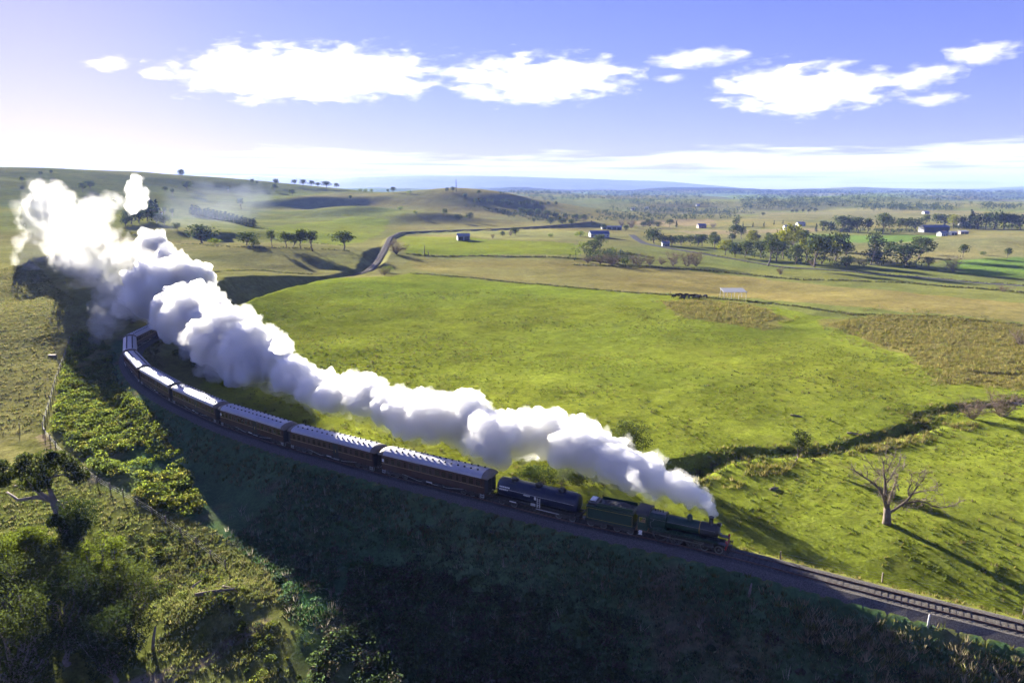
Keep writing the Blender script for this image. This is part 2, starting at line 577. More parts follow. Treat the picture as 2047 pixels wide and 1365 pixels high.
def G(px, py):
    """where the line of sight through a pixel of the photograph meets the ground"""
    t = np.concatenate([np.arange(35, 420, 1.0), np.geomspace(420, 9500, 420)])
    d = ray(px, py)
    zr = CAMH + d[2]*t
    hz = H(d[0]*t, d[1]*t, False)
    below = np.nonzero(zr < hz)[0]
    if len(below) == 0:
        i = np.argmin(np.where(t > 300, zr - hz, 1e9)); tt = t[i]
    else:
        i = max(below[0], 1)
        g0 = zr[i-1]-hz[i-1]; g1 = zr[i]-hz[i]
        tt = t[i-1] + (t[i]-t[i-1])*g0/(g0-g1)
    x, y = d[0]*tt, d[1]*tt
    return np.array([x, y, H(x, y)[0]])
def Gs(pts):
    return [G(*p) for p in pts]

# ------------------------------------------------------------------ ground colours: what grows where
LUSH = (.132,.158,.020); LUSHD = (.095,.135,.014); TAN = (.168,.145,.050); HILL = (.125,.138,.038); REED = (.140,.128,.036)
PINK = (.20,.160,.08); DIRT = (.23,.18,.12); SCRUB = (.060,.080,.022); DRY = (.148,.140,.056); PALE = (.185,.180,.062); GREEN = (.105,.160,.030)
ZONES = [
    ([(480,612),(620,563),(700,556),(830,547),(1350,590),(1700,640),(2047,700),(2300,760),(2500,1400),(1450,1097),(960,985),(560,880),(400,800),(400,700)], LUSH, 3),
    ([(815,512),(1130,520),(1400,543),(1700,575),(2047,606),(2200,625),(2200,660),(2047,642),(1700,613),(1350,588),(1000,562),(830,541)], TAN, 3),
    ([(800,468),(1000,480),(1150,487),(1165,512),(960,510),(815,506)], LUSH, 3),
    ([(820,462),(1100,458),(1190,466),(1180,482),(1000,478),(860,470)], PALE, 3),
    ([(150,470),(400,482),(720,497),(735,530),(690,551),(500,543),(380,547),(250,545)], DRY, 4),
    ([(620,545),(650,512),(720,505),(735,530),(700,549)], PALE, 4),
    ([(530,455),(700,432),(780,440),(760,468),(690,490),(560,478)], (.135,.160,.025), 5),
    ([(740,500),(790,470),(800,520),(790,545),(745,552),(755,525)], DRY, 2),
    ([(1650,648),(1760,628),(1900,632),(2200,660),(2200,800),(1870,762),(1810,705)], REED, 7),
    ([(1320,602),(1400,598),(1490,606),(1560,632),(1500,656),(1350,626)], REED, 6),
    ([(1260,441),(1420,438),(1430,449),(1275,452)], PINK, 8),
    ([(1350,462),(1640,455),(1650,462),(1500,468),(1370,468)], PINK, 8),
    ([(1520,425),(1900,420),(2100,428),(2100,438),(1700,444),(1500,444)], DRY, 10),
    ([(1560,490),(1850,474),(2100,465),(2100,512),(1890,522),(1700,530)], DRY, 5),
    ([(1895,522),(2100,512),(2100,560),(1925,548)], GREEN, 3),
    ([(1600,468),(1880,470),(1860,482),(1640,484)], GREEN, 4),
    ([(-100,470),(150,470),(250,545),(170,620),(135,690),(85,860),(-100,905)], (.148,.145,.050), 5),
    ([(-200,800),(85,862),(120,905),(100,960),(-200,960)], PALE, 4),
    ([(90,862),(112,895),(195,955),(185,965),(100,905),(80,870)], DIRT, 0.3),
    ([(-100,940),(190,965),(480,1150),(480,1220),(200,1400),(-100,1400)], (.110,.125,.030), 3),
    ([(250,1365),(450,1290),(515,1245),(525,1262),(455,1305),(300,1385)], DIRT, 0.6),
    ([(560,1165),(640,1175),(650,1215),(600,1210),(560,1190)], DIRT, 1),
    ([(285,1165),(345,1130),(360,1145),(310,1175)], DIRT, 1),
]
def build_ground():
    def axis(lo, hi, step, far, g):
        a = list(np.arange(lo, hi+step/2, step))
        s = step; v = a[-1]
        while v < far[1]:
            s *= g; v += s; a.append(v)
        s = step; v = a[0]; left = []
        while v > far[0]:
            s *= g; v -= s; left.append(v)
        return np.array(left[::-1] + a)
    xs = axis(-150, 150, 1.05, (-9000, 9000), 1.032)
    ys = axis(25, 300, 1.05, (-160, 12000), 1.022)
    nx, ny = len(xs), len(ys)
    X, Y = np.meshgrid(xs, ys); X = X.ravel(); Y = Y.ravel()
    global H
    Z = H(X, Y)
    GRID['g'] = (xs, ys, Z.reshape(ny, nx)); H = Hgrid
    r = np.hypot(X, Y)
    n1 = fbm(X/38, Y/38, 61, 4); n2 = fbm(X/260, Y/420, 71, 4); n3 = fbm(X/7, Y/7, 81, 3)
    base = np.outer(np.ones(len(X)), HILL)
    base = base*(1-sstep(-.15, .35, n2)[:, None]) + np.array((.155,.145,.052))*sstep(-.15, .35, n2)[:, None]
    farg = sstep(1400, 2600, r)[:, None]*sstep(-.25, .3, fbm(X/500, Y/800, 91, 3))[:, None]
    base = base*(1-farg) + np.array((.125,.170,.050))*farg
    for poly, c, soft in ZONES:
        w = np.array(Gs(poly))
        jx = X + soft*1.5*fbm(X/(4+soft*2), Y/(4+soft*2), 101, 3); jy = Y + soft*2.5*fbm(X/(4+soft*2), Y/(4+soft*2), 111, 3)
        m = in_poly(jx, jy, w)
        base[m] = c
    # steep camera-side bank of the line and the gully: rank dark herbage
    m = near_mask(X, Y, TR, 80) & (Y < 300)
    d, i = near_line(X[m], Y[m], TR)
    t = np.zeros(len(X)); t[m] = np.where((d > 0) & (d < 1e9), 1, 0)
    return xs, ys, X, Y, Z, base, n1, n2, n3, m, d, i, nx, ny
xs, ys, X, Y, Z, base, n1, n2, n3, mtr, dtr, itr, nx, ny = build_ground()
SIDE = 1.0 if near_line(np.array([0.0]), np.array([40.0]), TR)[0][0] > 0 else -1.0   # sign of the camera's side of the line
dcam = np.full(len(X), -999.0); dcam[mtr] = dtr*SIDE
icam = np.zeros(len(X), int); icam[mtr] = itr
_ia = int(np.argmin(np.hypot(*(TR[:, :2]-P(700,925)[:2]).T))); _ib = int(np.argmin(np.hypot(*(TR[:, :2]-P(292,766)[:2]).T)))
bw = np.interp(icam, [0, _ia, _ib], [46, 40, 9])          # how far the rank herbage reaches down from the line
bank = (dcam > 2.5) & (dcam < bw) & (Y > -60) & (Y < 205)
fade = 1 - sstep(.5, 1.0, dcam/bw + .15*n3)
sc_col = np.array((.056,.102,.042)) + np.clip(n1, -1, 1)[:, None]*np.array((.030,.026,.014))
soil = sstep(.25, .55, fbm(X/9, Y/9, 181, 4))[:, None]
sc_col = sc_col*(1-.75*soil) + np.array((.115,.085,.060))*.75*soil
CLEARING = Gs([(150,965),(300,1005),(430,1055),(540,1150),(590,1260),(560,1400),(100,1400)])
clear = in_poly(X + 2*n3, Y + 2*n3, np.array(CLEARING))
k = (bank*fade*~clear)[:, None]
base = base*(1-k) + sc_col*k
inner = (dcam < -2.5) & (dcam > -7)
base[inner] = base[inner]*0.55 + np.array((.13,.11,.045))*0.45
n4 = fbm(X/85, Y/60, 75, 3)
base = base*(1 + 0.26*n1[:, None] + 0.14*n3[:, None])*(1 + n4[:, None]*np.array((.22, .10, .05)))
base = np.clip(base, 0.01, 0.5)
def ground_material():
    m = bpy.data.materials.new('pasture'); m.use_nodes = True
    nt = m.node_tree; L = nt.links.new; nt.nodes.clear()
    out = nd(nt, 'ShaderNodeOutputMaterial'); b = nd(nt, 'ShaderNodeBsdfDiffuse'); L(b.outputs[0], out.inputs[0])
    a = nd(nt, 'ShaderNodeAttribute', attribute_name='Col')
    tcn = nd(nt, 'ShaderNodeTexCoord')
    prev = a.outputs['Color']
    for sc, det, lo, hi in ((0.09, 5, 0.86, 1.14), (0.55, 6, 0.72, 1.26), (2.6, 5, 0.70, 1.30)):
        n = nd(nt, 'ShaderNodeTexNoise'); n.inputs['Scale'].default_value = sc; n.inputs['Detail'].default_value = det
        n.inputs['Roughness'].default_value = 0.65
        L(tcn.outputs['Object'], n.inputs['Vector'])
        r = nd(nt, 'ShaderNodeMapRange'); r.inputs[1].default_value = .32; r.inputs[2].default_value = .68
        r.inputs[3].default_value = lo; r.inputs[4].default_value = hi
        L(n.outputs[0], r.inputs[0])
        mul = nd(nt, 'ShaderNodeMix', data_type='RGBA', blend_type='MULTIPLY'); mul.inputs['Factor'].default_value = 1
        L(prev, mul.inputs['A']); L(r.outputs[0], mul.inputs['B']); prev = mul.outputs['Result']
    # straw-coloured patches
    n = nd(nt, 'ShaderNodeTexNoise'); n.inputs['Scale'].default_value = 0.22; n.inputs['Detail'].default_value = 7
    L(tcn.outputs['Object'], n.inputs['Vector'])
    r = nd(nt, 'ShaderNodeMapRange'); r.inputs[1].default_value = .52; r.inputs[2].default_value = .75; r.inputs[4].default_value = 0.25
    L(n.outputs[0], r.inputs[0])
    mx = nd(nt, 'ShaderNodeMix', data_type='RGBA'); L(r.outputs[0], mx.inputs['Factor']); L(prev, mx.inputs['A'])
    mx.inputs['B'].default_value = (.17,.15,.045,1)
    L(mx.outputs['Result'], b.inputs['Color'])
    n = nd(nt, 'ShaderNodeTexNoise'); n.inputs['Scale'].default_value = 1.1; n.inputs['Detail'].default_value = 8; n.inputs['Roughness'].default_value = .7
    L(tcn.outputs['Object'], n.inputs['Vector'])
    bp = nd(nt, 'ShaderNodeBump'); bp.inputs['Distance'].default_value = 0.22; bp.inputs['Strength'].default_value = 0.8
    L(n.outputs[0], bp.inputs['Height']); L(bp.outputs[0], b.inputs['Normal'])
    return m
gi = (np.arange(ny-1)[:, None]*nx + np.arange(nx-1)[None]).ravel()
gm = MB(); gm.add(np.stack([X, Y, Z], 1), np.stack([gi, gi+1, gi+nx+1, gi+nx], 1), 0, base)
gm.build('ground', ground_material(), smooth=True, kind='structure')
print('ground verts', len(X))

# ------------------------------------------------------------------ far blue range
def mountain_range():
    m = MB()
    prof = [(-900,352),(0,351),(300,350),(520,351),(660,358),(720,353),(850,350),(1000,352),(1200,358),(1330,362),(1440,372),(1510,379),(1700,381),(1900,380),(1980,376),(2047,373),(2300,368),(2900,372)]
    T0 = 12500.0
    pts = np.array([PT(a, b, T0) for a, b in prof])
    q = resample(pts, 60.0)
    s = np.arange(len(q))
    q[:, 2] += 9*fbm(s/9.0, s*0+.5, 7, 4) - 2
    rows = []
    for f, dz in ((-2600, 0), (-1800, .28), (-1000, .62), (-450, .9), (0, 1.0), (500, .92), (1500, .4), (2600, 0)):
        w = q.copy()
        rid = fbm(s/14.0 + f/900, s*0 + f/700.0, 17, 4)
        w[:, 1] += f + (0 if f == 0 else 160*rid)
        w[:, 2] = -60 + (q[:, 2]+60)*dz*(1 + (0 if f == 0 else .13*rid))
        rows.append(w)
    n = len(q); V = np.concatenate(rows)
    i = (np.arange(len(rows)-1)[:, None]*n + np.arange(n-1)[None]).ravel()
    m.add(V, np.stack([i, i+1, i+n+1, i+n], 1))
    m.build('mountain_range', material('forested_range', (.045,.06,.04), .95, var=.4, scale=.004, spec=.1), smooth=True, kind='structure')
mountain_range()
# ------------------------------------------------------------------ railway track
def offset_line(L, off):
    t = np.gradient(L[:, :2], axis=0); t /= np.linalg.norm(t, axis=1)[:, None]
    q = L.copy(); q[:, 0] += -t[:, 1]*off; q[:, 1] += t[:, 0]*off
    return q
def sweep(L, prof):
    """prof: closed (offset, z) polygon swept along L"""
    n = len(prof); rows = []
    for o_, z_ in prof:
        q = offset_line(L, o_); q[:, 2] = z_
        rows.append(q)
    V = np.stack(rows, 1).reshape(-1, 3); m = len(L); Fc = []
    i = np.arange(m-1)[:, None]*n; j = np.arange(n)[None]; k = (j+1) % n
    Fq = np.stack([(i+j).ravel(), (i+k).ravel(), (i+n+k).ravel(), (i+n+j).ravel()], 1)
    return V, Fq
M_BALLAST = material('ballast', (.105,.097,.090), 1.0, var=.55, scale=7.0, bump=.08, bscale=9.0, spec=.0)
M_RAIL = material('rail_steel', (.16,.10,.075), .42, metal=.75, var=.2, scale=3)
M_SLEEP = material('weathered_sleeper', (.080,.070,.062), 1.0, var=.3, scale=2, bump=.01, spec=.1)
bl = MB()
LB = resample(TR, 2.0)
# ballast shoulder with an uneven toe
prof = [(-2.9,-.75),(-1.65,-.15),(1.65,-.15),(2.9,-.75)]
V, Fq = sweep(LB, prof)
V = V + np.stack([0*V[:, 0], 0*V[:, 0], .05*fbm(V[:, 0]/.9, V[:, 1]/.9, 5, 2)], 1)
bl.add(V, Fq)
ballast = bl.build('railway_track', M_BALLAST, kind='structure')
for off in (-.7525, .7525):
    V, Fq = sweep(TR, [(off-.07,-.15),(off-.07,-.13),(off-.012,-.11),(off-.012,-.04),(off-.036,-.03),(off-.036,0),(off+.036,0),(off+.036,-.03),(off+.012,-.04),(off+.012,-.11),(off+.07,-.13),(off+.07,-.15)])
    MB().add(V, Fq).build('rail', M_RAIL, ballast)
sleeper_me = mbox(((0,0,-.19),(.25,2.45,.12))).mesh('sleeper', M_SLEEP)
TS = resample(TR, 0.62)
TSd = np.gradient(TS[:, :2], axis=0)
front_idx = int(np.argmin(np.hypot(*(TS[:, :2]-P(1450,1101)[:2]).T)))
near_ids = list(range(max(0, front_idx-150), front_idx+150))
rest = MB(); bV, bF = box((0,0,-.19),(.25,2.45,.12))
for i in range(len(TS)):
    a = math.atan2(TSd[i, 1], TSd[i, 0])
    if i in near_ids[:300]:
        o = ob('sleeper', sleeper_me, ballast, TS[i] + np.array([0, 0, random.uniform(-.015, .01)]), a + random.uniform(-.02, .02))
    elif TS[i, 1] < 420:
        c, s = cos(a), sin(a)
        rest.add(np.stack([TS[i,0]+bV[:,0]*c-bV[:,1]*s, TS[i,1]+bV[:,0]*s+bV[:,1]*c, bV[:,2]], 1), bF)
rest.build('sleepers', M_SLEEP, ballast, kind='stuff')
# arc length helper along the track from the locomotive's front, going back along the train
TRs = resample(TR, 0.25)
TR0 = int(np.argmin(np.hypot(*(TRs[:, :2]-P(1452,1101)[:2]).T)))
def on_track(s):
    """point s metres behind the locomotive's front"""
    i = TR0 + (s-0.8)/0.25
    a = int(np.floor(i)); f = i-a
    return TRs[a]*(1-f) + TRs[a+1]*f
# ------------------------------------------------------------------ the train
M_GREEN = material('dark_green_paint', (.008,.034,.022), .36, var=.25, scale=1.5)
M_BLACK = material('black_paint', (.012,.012,.014), .45, var=.3, scale=2)
M_SMOKEBOX = material('smokebox_black', (.022,.022,.024), .55, var=.3, scale=3)
M_RED = material('red_buffer_paint', (.30,.02,.025), .4, var=.15, scale=3)
M_STEEL = material('bare_steel', (.20,.20,.21), .4, metal=.8, var=.2)
M_WHITE = material('white_paint', (.75,.75,.73), .5, var=.08)
M_BRASS = material('brass', (.55,.38,.12), .3, metal=.9)
M_TIMBER = material('varnished_timber', (.32,.14,.06), .5, var=.3, scale=3)
M_COAL = material('coal', (.02,.02,.022), .6, var=.5, scale=5, bump=.05)
M_MAROON = material('maroon_timber', (.048,.021,.014), .5, var=.25, scale=1.2)
M_CREAM = material('cream_lining', (.38,.27,.13), .5, var=.1)
M_ROOF = material('silver_roof', (.36,.36,.40), .4, metal=0.0, var=.10, scale=1.3, spec=.7)
M_ROOFEND = material('roof_end_canvas', (.14,.115,.085), .7, var=.2)
M_GLASS = material('carriage_glass', (.035,.028,.018), .2, spec=.5)
M_FRAMEW = material('window_timber', (.085,.042,.022), .45, var=.2)
M_UNDER = material('underframe_grime', (.045,.042,.042), .75, var=.5, scale=3)
M_NAVY = material('navy_tank_paint', (.006,.009,.034), .34, var=.2, scale=.8)
M_GREY = material('pale_grey_paint', (.40,.40,.40), .6, var=.2)

def wheel_mesh(r, w=.13, n=20, spokes=False):
    m = MB()
    m.add(*lathe((0,0,0), [(r*.80,-w/2),(r*1.06,-w/2),(r*1.06,-w/2+.03),(r,-w/2+.03),(r*.985,w/2),(r*.80,w/2)], n, 'y', True), 0)
    m.add(*lathe((0,0,0), [(.14,-w/2-.01),(.14,w/2+.03)], 10, 'y'), 0)
    if spokes:
        for k in range(12):
            a = k*pi/6
            m.add(*tube([(.1*sin(a),0,.1*cos(a)),(r*.86*sin(a),0,r*.86*cos(a))], .045, 5), 1)
    else:
        m.add(*lathe((0,0,0), [(r*.82,-.02),(r*.82,.02)], n, 'y'), 1)
    return m
W_SMALL = wheel_mesh(.46).mesh('wheel', [M_STEEL, M_UNDER])
W_LEAD = wheel_mesh(.48, spokes=True).mesh('wheel', [M_STEEL, M_BLACK])
W_DRIVE = wheel_mesh(.86, .14, 28, True).mesh('driving_wheel', [M_UNDER, M_BLACK])
def bogie(parent, x, wb, axles, name='bogie', z0=0):
    m = MB()
    for s in (-1, 1):
        m.add(*box((0, s*1.0, .62), (wb+1.0, .12, .22)))
        m.add(*box((0, s*1.0, .42), (wb*.7, .10, .10)))
        for k in range(axles):
            xx = -wb/2 + wb*k/(axles-1)
            m.add(*box((xx, s*1.02, .48), (.30, .16, .34)))
        for sx in (-.25, .25):
            m.add(*tube([(sx, s*1.02, .38), (sx, s*1.02, .78)], .07, 8))
    m.add(*box((0, 0, .72), (.5, 2.0, .20)))
    b = m.build(name, M_UNDER, parent, loc=(x, 0, 0))
    for k in range(axles):
        xx = -wb/2 + wb*k/(axles-1)
        for s in (-1, 1):
            w = ob('wheel', W_SMALL, b, (xx, s*.77, .46))
            w.rotation_euler = (random.uniform(0, 0), random.uniform(0, 6), 0 if s < 0 else pi)
        MB().add(*cyl((xx,-.75,.46), (xx,.75,.46), .07, 8)).build('axle', M_UNDER, b)
    return b
def place(root, s_mid, base):
    a = on_track(s_mid - base/2); b = on_track(s_mid + base/2)
    c = (a+b)/2
    d = a-b
    root.location = (c[0], c[1], 0.0)
    root.rotation_euler = (0, 0, math.atan2(d[1], d[0]))
def arc_pts(hw, z0, z1, n=12):
    return [(hw*cos(pi*k/n), z0 + (z1-z0)*sin(pi*k/n)**.85) for k in range(n+1)]

# ---- carriages
VENT = MB().add(*lathe((0,0,0), [(.06,0),(.07,.06),(.14,.08),(.16,.14),(.14,.22),(.05,.26)], 10)).mesh('roof_ventilator', M_BLACK)
def window_meshes(w, h):
    fr = mbox(((0,0,h/2+.03),(w+.12,.05,.06)), ((0,0,-h/2-.03),(w+.12,.07,.06)), ((-w/2-.03,0,0),(.06,.05,h)), ((w/2+.03,0,0),(.06,.05,h)), ((0,0,h*.22),(w,.035,.035)))
    return fr.mesh('window', M_FRAMEW), mbox(((0,0,0),(w,.012,h))).mesh('window_pane', M_GLASS)
WINA, PANA = window_meshes(.72, .84)
WINB, PANB = window_meshes(.42, .84)
CL = 19.1
def make_carriage(centre_door, crest):
    root = ob('railway_carriage', None)
    hw = 1.46; x1 = CL/2-.55
    m = MB()
    m.add(*prism([(-hw+.03,1.12),(hw-.03,1.12),(hw,1.5),(hw,3.38),(-hw,3.38),(-hw,1.5)], -x1, x1))
    m.build('body', M_MAROON, root)
    # match-boarded panels: thin raised battens along the sides
    for s in (-1, 1):
        m = MB()
        for z in (1.32, 3.22):
            m.add(*box((0, s*(hw+.012), z), (2*x1-.1, .02, .05)))
        for k in range(33):
            xx = -x1+.3 + (2*x1-.6)*k/32
            m.add(*box((xx, s*(hw+.010), 1.68), (.04, .016, .62)))
        m.build('side_battens', M_MAROON, root)
        m = MB(); m.add(*box((0, s*(hw+.018), 2.08), (2*x1-.06, .034, .055)))
        m.build('waist_line', M_CREAM, root)
        m = MB(); m.add(*box((0, s*(hw+.016), 3.34), (2*x1-.06, .03, .03)))
        m.build('cornice_line', M_CREAM, root)
    m = MB(); m.add(*prism(arc_pts(hw+.10, 3.38, 4.12), -x1+.35, x1-.35))
    m.build('roof', M_ROOF, root, smooth=False)
    # ends: hooded dark roof ends, end wall, gangway, buffers, steps
    for s in (-1, 1):
        prof = arc_pts(hw+.11, 3.37, 4.13); n = len(prof); m = MB(); V = []
        for f, dz in ((0, 0), (.45, -.04), (.8, -.14), (.98, -.34)):
            for y, z in prof:
                V.append((s*(x1-.36 + f*.95), y*(1-.02*f), max(3.30, z+dz*(z-3.0))))
        Fc = [(r*n+k, r*n+k+1, (r+1)*n+k+1, (r+1)*n+k) for r in range(3) for k in range(n-1)]
        Fc.append(tuple(3*n+k for k in range(n)))
        m.add(V, Fc).build('roof_end', M_ROOFEND, root, smooth=True)
        mbox(((s*(x1+.05),0,2.25),(.09,2.6,2.2))).build('end_wall', M_BLACK, root)
        mbox(((s*(x1+.38),-.52,2.15),(.60,.10,1.95)), ((s*(x1+.38),.52,2.15),(.60,.10,1.95)), ((s*(x1+.38),0,3.17),(.60,1.14,.10))).build('gangway', M_BLACK, root)
        for t in (-1, 1): mbox(((s*(x1+.42),t*1.15,1.05),(.7,.06,.14))).build('buffing_bar', M_UNDER, root)
        mbox(((s*(x1+.35),0,1.05),(.5,.4,.18))).build('coupler', M_UNDER, root)
        for t in (-1, 1):
            mbox(((s*(x1-.35),t*1.42,.62),(.55,.20,.05)), ((s*(x1-.35),t*1.42,.92),(.55,.20,.05)), ((s*(x1-.61),t*1.45,.85),(.04,.05,.5)), ((s*(x1-.09),t*1.45,.85),(.04,.05,.5))).build('step', M_GREY, root)
    for k in range(15):
        for s in (-1, 1):
            ob('roof_ventilator', VENT, root, (-x1+1.3 + (2*x1-2.6)*k/14 + (.2 if s > 0 else -.2), s*.62, 3.995))
    nw = 15
    for k in range(nw):
        xx = -x1+.95 + (2*x1-1.9)*k/(nw-1)
        if centre_door and abs(xx-1.3) < .75: continue
        narrow = (k % 4 == 3)
        for s in (-1, 1):
            w = ob('window', WINB if narrow else WINA, root, (xx, s*(hw+.022), 2.62))
            ob('window_pane', PANB if narrow else PANA, w, (0, -s*.006, 0))
    if centre_door:
        for s in (-1, 1):
            d = mbox(((1.3, s*(hw+.02), 2.2),(1.15,.03,2.1))).build('vestibule_door', M_BLACK, root)
            mbox(((1.3, s*(hw+.05), 2.05),(.05,.05,.5))).build('handrail', M_BRASS, d)
            mbox(((1.3, s*(hw-.02), .72),(1.2,.22,.05))).build('step', M_GREY, root)
    if crest:
        for s in (-1, 1):
            mbox(((-x1+.28, s*(hw+.02), 2.55),(.36,.02,.46))).build('notice_panel', M_WHITE, root)
    mbox(((0,0,1.02),(2*x1-.2,2.3,.18)), ((0,.9,.95),(2*x1-.4,.12,.3)), ((0,-.9,.95),(2*x1-.4,.12,.3))).build('underframe', M_UNDER, root)
    for s in (-1, 1):
        MB().add(*tube([(-5.4,s*1.12,.95),(-2.6,s*1.12,.52),(2.6,s*1.12,.52),(5.4,s*1.12,.95)], .035, 6)).build('truss_rod', M_GREY, root)
        mbox(((-.9,s*1.05,.72),(1.5,.55,.42))).build('battery_box', M_UNDER, root)
        mbox(((1.6,s*1.1,.70),(.8,.45,.36))).build('vacuum_reservoir', M_UNDER, root)
        mbox(((-.4,s*1.34,.80),(1.0,.03,.12))).build('white_marking', M_WHITE, root)
    bogie(root, -6.7, 3.0, 3); bogie(root, 6.7, 3.0, 3)
    return root
PROTO = {}
for n in range(8):
    cd = n in (1, 2, 3, 4, 6); cr = n in (0, 2)
    if (cd, cr) not in PROTO:
        PROTO[(cd, cr)] = c = make_carriage(cd, cr)
    else:
        c = copy_tree(PROTO[(cd, cr)])
    place(c, 32.0 + 19.7*(n+.5), 13.4)
    c['label'] = (f'{ORD[n]} maroon timber carriage behind the tank wagon, silver roof with ventilators' if n < 7 else
                  'last maroon timber carriage of the train, entering the bend by the cutting')
    c['category'] = 'railway carriage'; c['group'] = 'maroon carriages of the steam train'

# ---- water tank wagon
def tank_wagon():
    root = ob('tank_wagon', None, label='long navy blue water tank wagon with three domes behind the tender', cat='tank wagon')
    L2 = 6.0; zc = 2.35; r = 1.22
    prof = [(0.02,-L2),(.7,-L2+.03),(1.05,-L2+.12),(r,-L2+.32)] + [(r,-L2+.32+(2*L2-.64)*k/8) for k in range(1, 9)] + [(1.05,L2-.12),(.7,L2-.03),(0.02,L2)]
    MB().add(*lathe((0,0,zc), prof, 32, 'x')).build('tank', M_NAVY, root, smooth=True)
    for k in range(4):
        MB().add(*lathe((-4.2+2.8*k,0,zc), [(r+.0,-.05),(r+.022,-.05),(r+.022,.05),(r,.05)], 32, 'x')).build('strap', M_NAVY, root, smooth=False)
    for x in (-3.6, 0, 3.4):
        d = MB().add(*lathe((x,0,zc+r-.12), [(.52,0),(.52,.34),(.44,.42),(.0,.44)], 18)).build('dome', M_BLACK, root)
        mbox(((x,0,zc+r+.36),(.5,.10,.08)), ((x+.3,.0,zc+r+.34),(.08,.3,.12))).build('hatch', M_BLACK, d)
        mbox(((x,.75,zc+r-.20),(1.2,.25,.04)), ((x,-.75,zc+r-.20),(1.2,.25,.04))).build('walkway', M_UNDER, root)
    MB().add(*tube([(-L2+.5,.30,zc+r+.06),(L2-.5,.30,zc+r+.06)], .03, 6)).build('handrail', M_GREY, root)
    for s in (-1, 1):
        MB().add(*tube([(-L2+.3,s*(r+.06),zc+.2),(L2-.3,s*(r+.06),zc+.2)], .025, 6)).build('side_rail', M_GREY, root)
        mbox(((.4,s*1.30,1.72),(.06,.05,1.3)), ((.8,s*1.30,1.72),(.06,.05,1.3)), *[((.6,s*1.30,1.2+.25*k),(.36,.04,.03)) for k in range(5)]).build('ladder', M_WHITE, root)
        # white stencilled lettering, too small to read: blocks of characters
        m = MB()
        a0 = .42
        for row, (xs0, n, cw) in enumerate(((-5.3,6,.20),(-5.3,5,.20))):
            for k in range(n):
                zz = zc + .42 - row*.32
                yy = s*(math.sqrt(r*r-(zz-zc)**2)+.012)
                m.add(*box((xs0+k*cw*1.35, yy, zz), (cw, .02, .20)))
        m.build('stencilled_letters', M_WHITE, root)
        m = MB()
        for k in range(5):
            m.add(*box((-1.6+k*.2, s*(r+.014), zc-.02), (.14, .02, .17)))
        m.add(*box((.05, s*(r+.012), zc-.15), (.28, .02, .42)))
        m.build('stencilled_letters', M_WHITE, root)
        mbox(((-.25,s*1.22,1.28),(.7,.04,.38))).build('notice_plate', M_GREY, root)
        mbox(((1.9,s*1.28,.82),(3.4,.08,.09))).build('brake_rod', M_GREY, root)
        mbox(((-3.3,s*1.25,.98),(1.0,.06,.12))).build('white_marking', M_WHITE, root)
    mbox(((0,0,.98),(2*L2+.7,.5,.34)), ((0,1.05,1.0),(2*L2+.7,.14,.26)), ((0,-1.05,1.0),(2*L2+.7,.14,.26)), ((L2+.3,0,1.0),(.14,2.5,.3)), ((-L2-.3,0,1.0),(.14,2.5,.3)),
         ((-4,0,1.25),(.5,1.6,.3)), ((4,0,1.25),(.5,1.6,.3))).build('underframe', M_BLACK, root)
    bogie(root, -4.3, 1.9, 2); bogie(root, 4.3, 1.9, 2)
    return root
place(tank_wagon(), 25.1, 8.6)

# ---- tender
def tender():
    root = ob('tender', None, label='dark green coal tender coupled behind the locomotive cab', cat='tender')
    L2 = 3.05; w = 1.32
    MB().add(*prism([(-w,1.15),(w,1.15),(w,2.75),(w-.02,2.95),(w+.10,3.05),(-w-.10,3.05),(-w+.02,2.95),(-w,2.75)], -L2, L2)).build('body', M_GREEN, root)
    for s in (-1, 1):
        mbox(((.6,s*1.12,3.25),(4.6,.06,.42))).build('coal_rail', M_GREEN, root)
        mbox(((0,s*(w+.012),2.72),(2*L2-.2,.02,.03)), ((0,s*(w+.012),1.35),(2*L2-.2,.02,.03)), ((-L2+.12,s*(w+.012),2.03),(.03,.02,1.4)), ((L2-.12,s*(w+.012),2.03),(.03,.02,1.4))).build('lining', M_BRASS, root)
        MB().add(*tube([(L2-.05,s*(w+.06),1.3),(L2-.05,s*(w+.06),2.7)], .025, 6)).build('handrail', M_STEEL, root)
    # heaped coal
    n = 22; rr = np.random.default_rng(4); V = []
    for j in range(9):
        for i in range(n):
            fx = i/(n-1); fy = j/8
            z = 3.06 + (.46*sin(pi*fy)**.6*sin(pi*min(fx*1.1, 1))**.5) + rr.uniform(-.06, .08)
            V.append((-1.5+4.3*fx, -1.02+2.04*fy, z))
    i = (np.arange(8)[:, None]*n+np.arange(n-1)[None]).ravel()
    MB().add(V, np.stack([i, i+1, i+n+1, i+n], 1)).build('coal', M_COAL, root)
    mbox(((-2.3,0,3.16),(1.3,2.0,.22))).build('tank_deck', M_BLACK, root)
    mbox(((-2.55,.25,3.33),(.75,1.15,.10))).build('water_hatch', M_WHITE, root)
    m = MB()
    for k in range(5):
        m.add(*tube([(-1.8+.2*k,.5-.2*k,3.25),(-1.45+.2*k,.1-.1*k,3.55),(-1.2+.15*k,-.3-.1*k,3.35)], .035, 6))
    m.build('fire_irons', M_STEEL, root)
    mbox(((0,0,1.0),(2*L2+.5,2.3,.3)), ((-L2-.28,0,1.02),(.14,2.6,.34))).build('underframe', M_BLACK, root)
    for s in (-1, 1):
        MB().add(*lathe((-L2-.60,s*.87,1.03), [(.09,0),(.09,.26)], 10, 'x')).build('buffer', M_STEEL, root)
    bogie(root, -1.75, 1.7, 2); bogie(root, 1.75, 1.7, 2)
    return root
place(tender(), 14.75, 3.5)

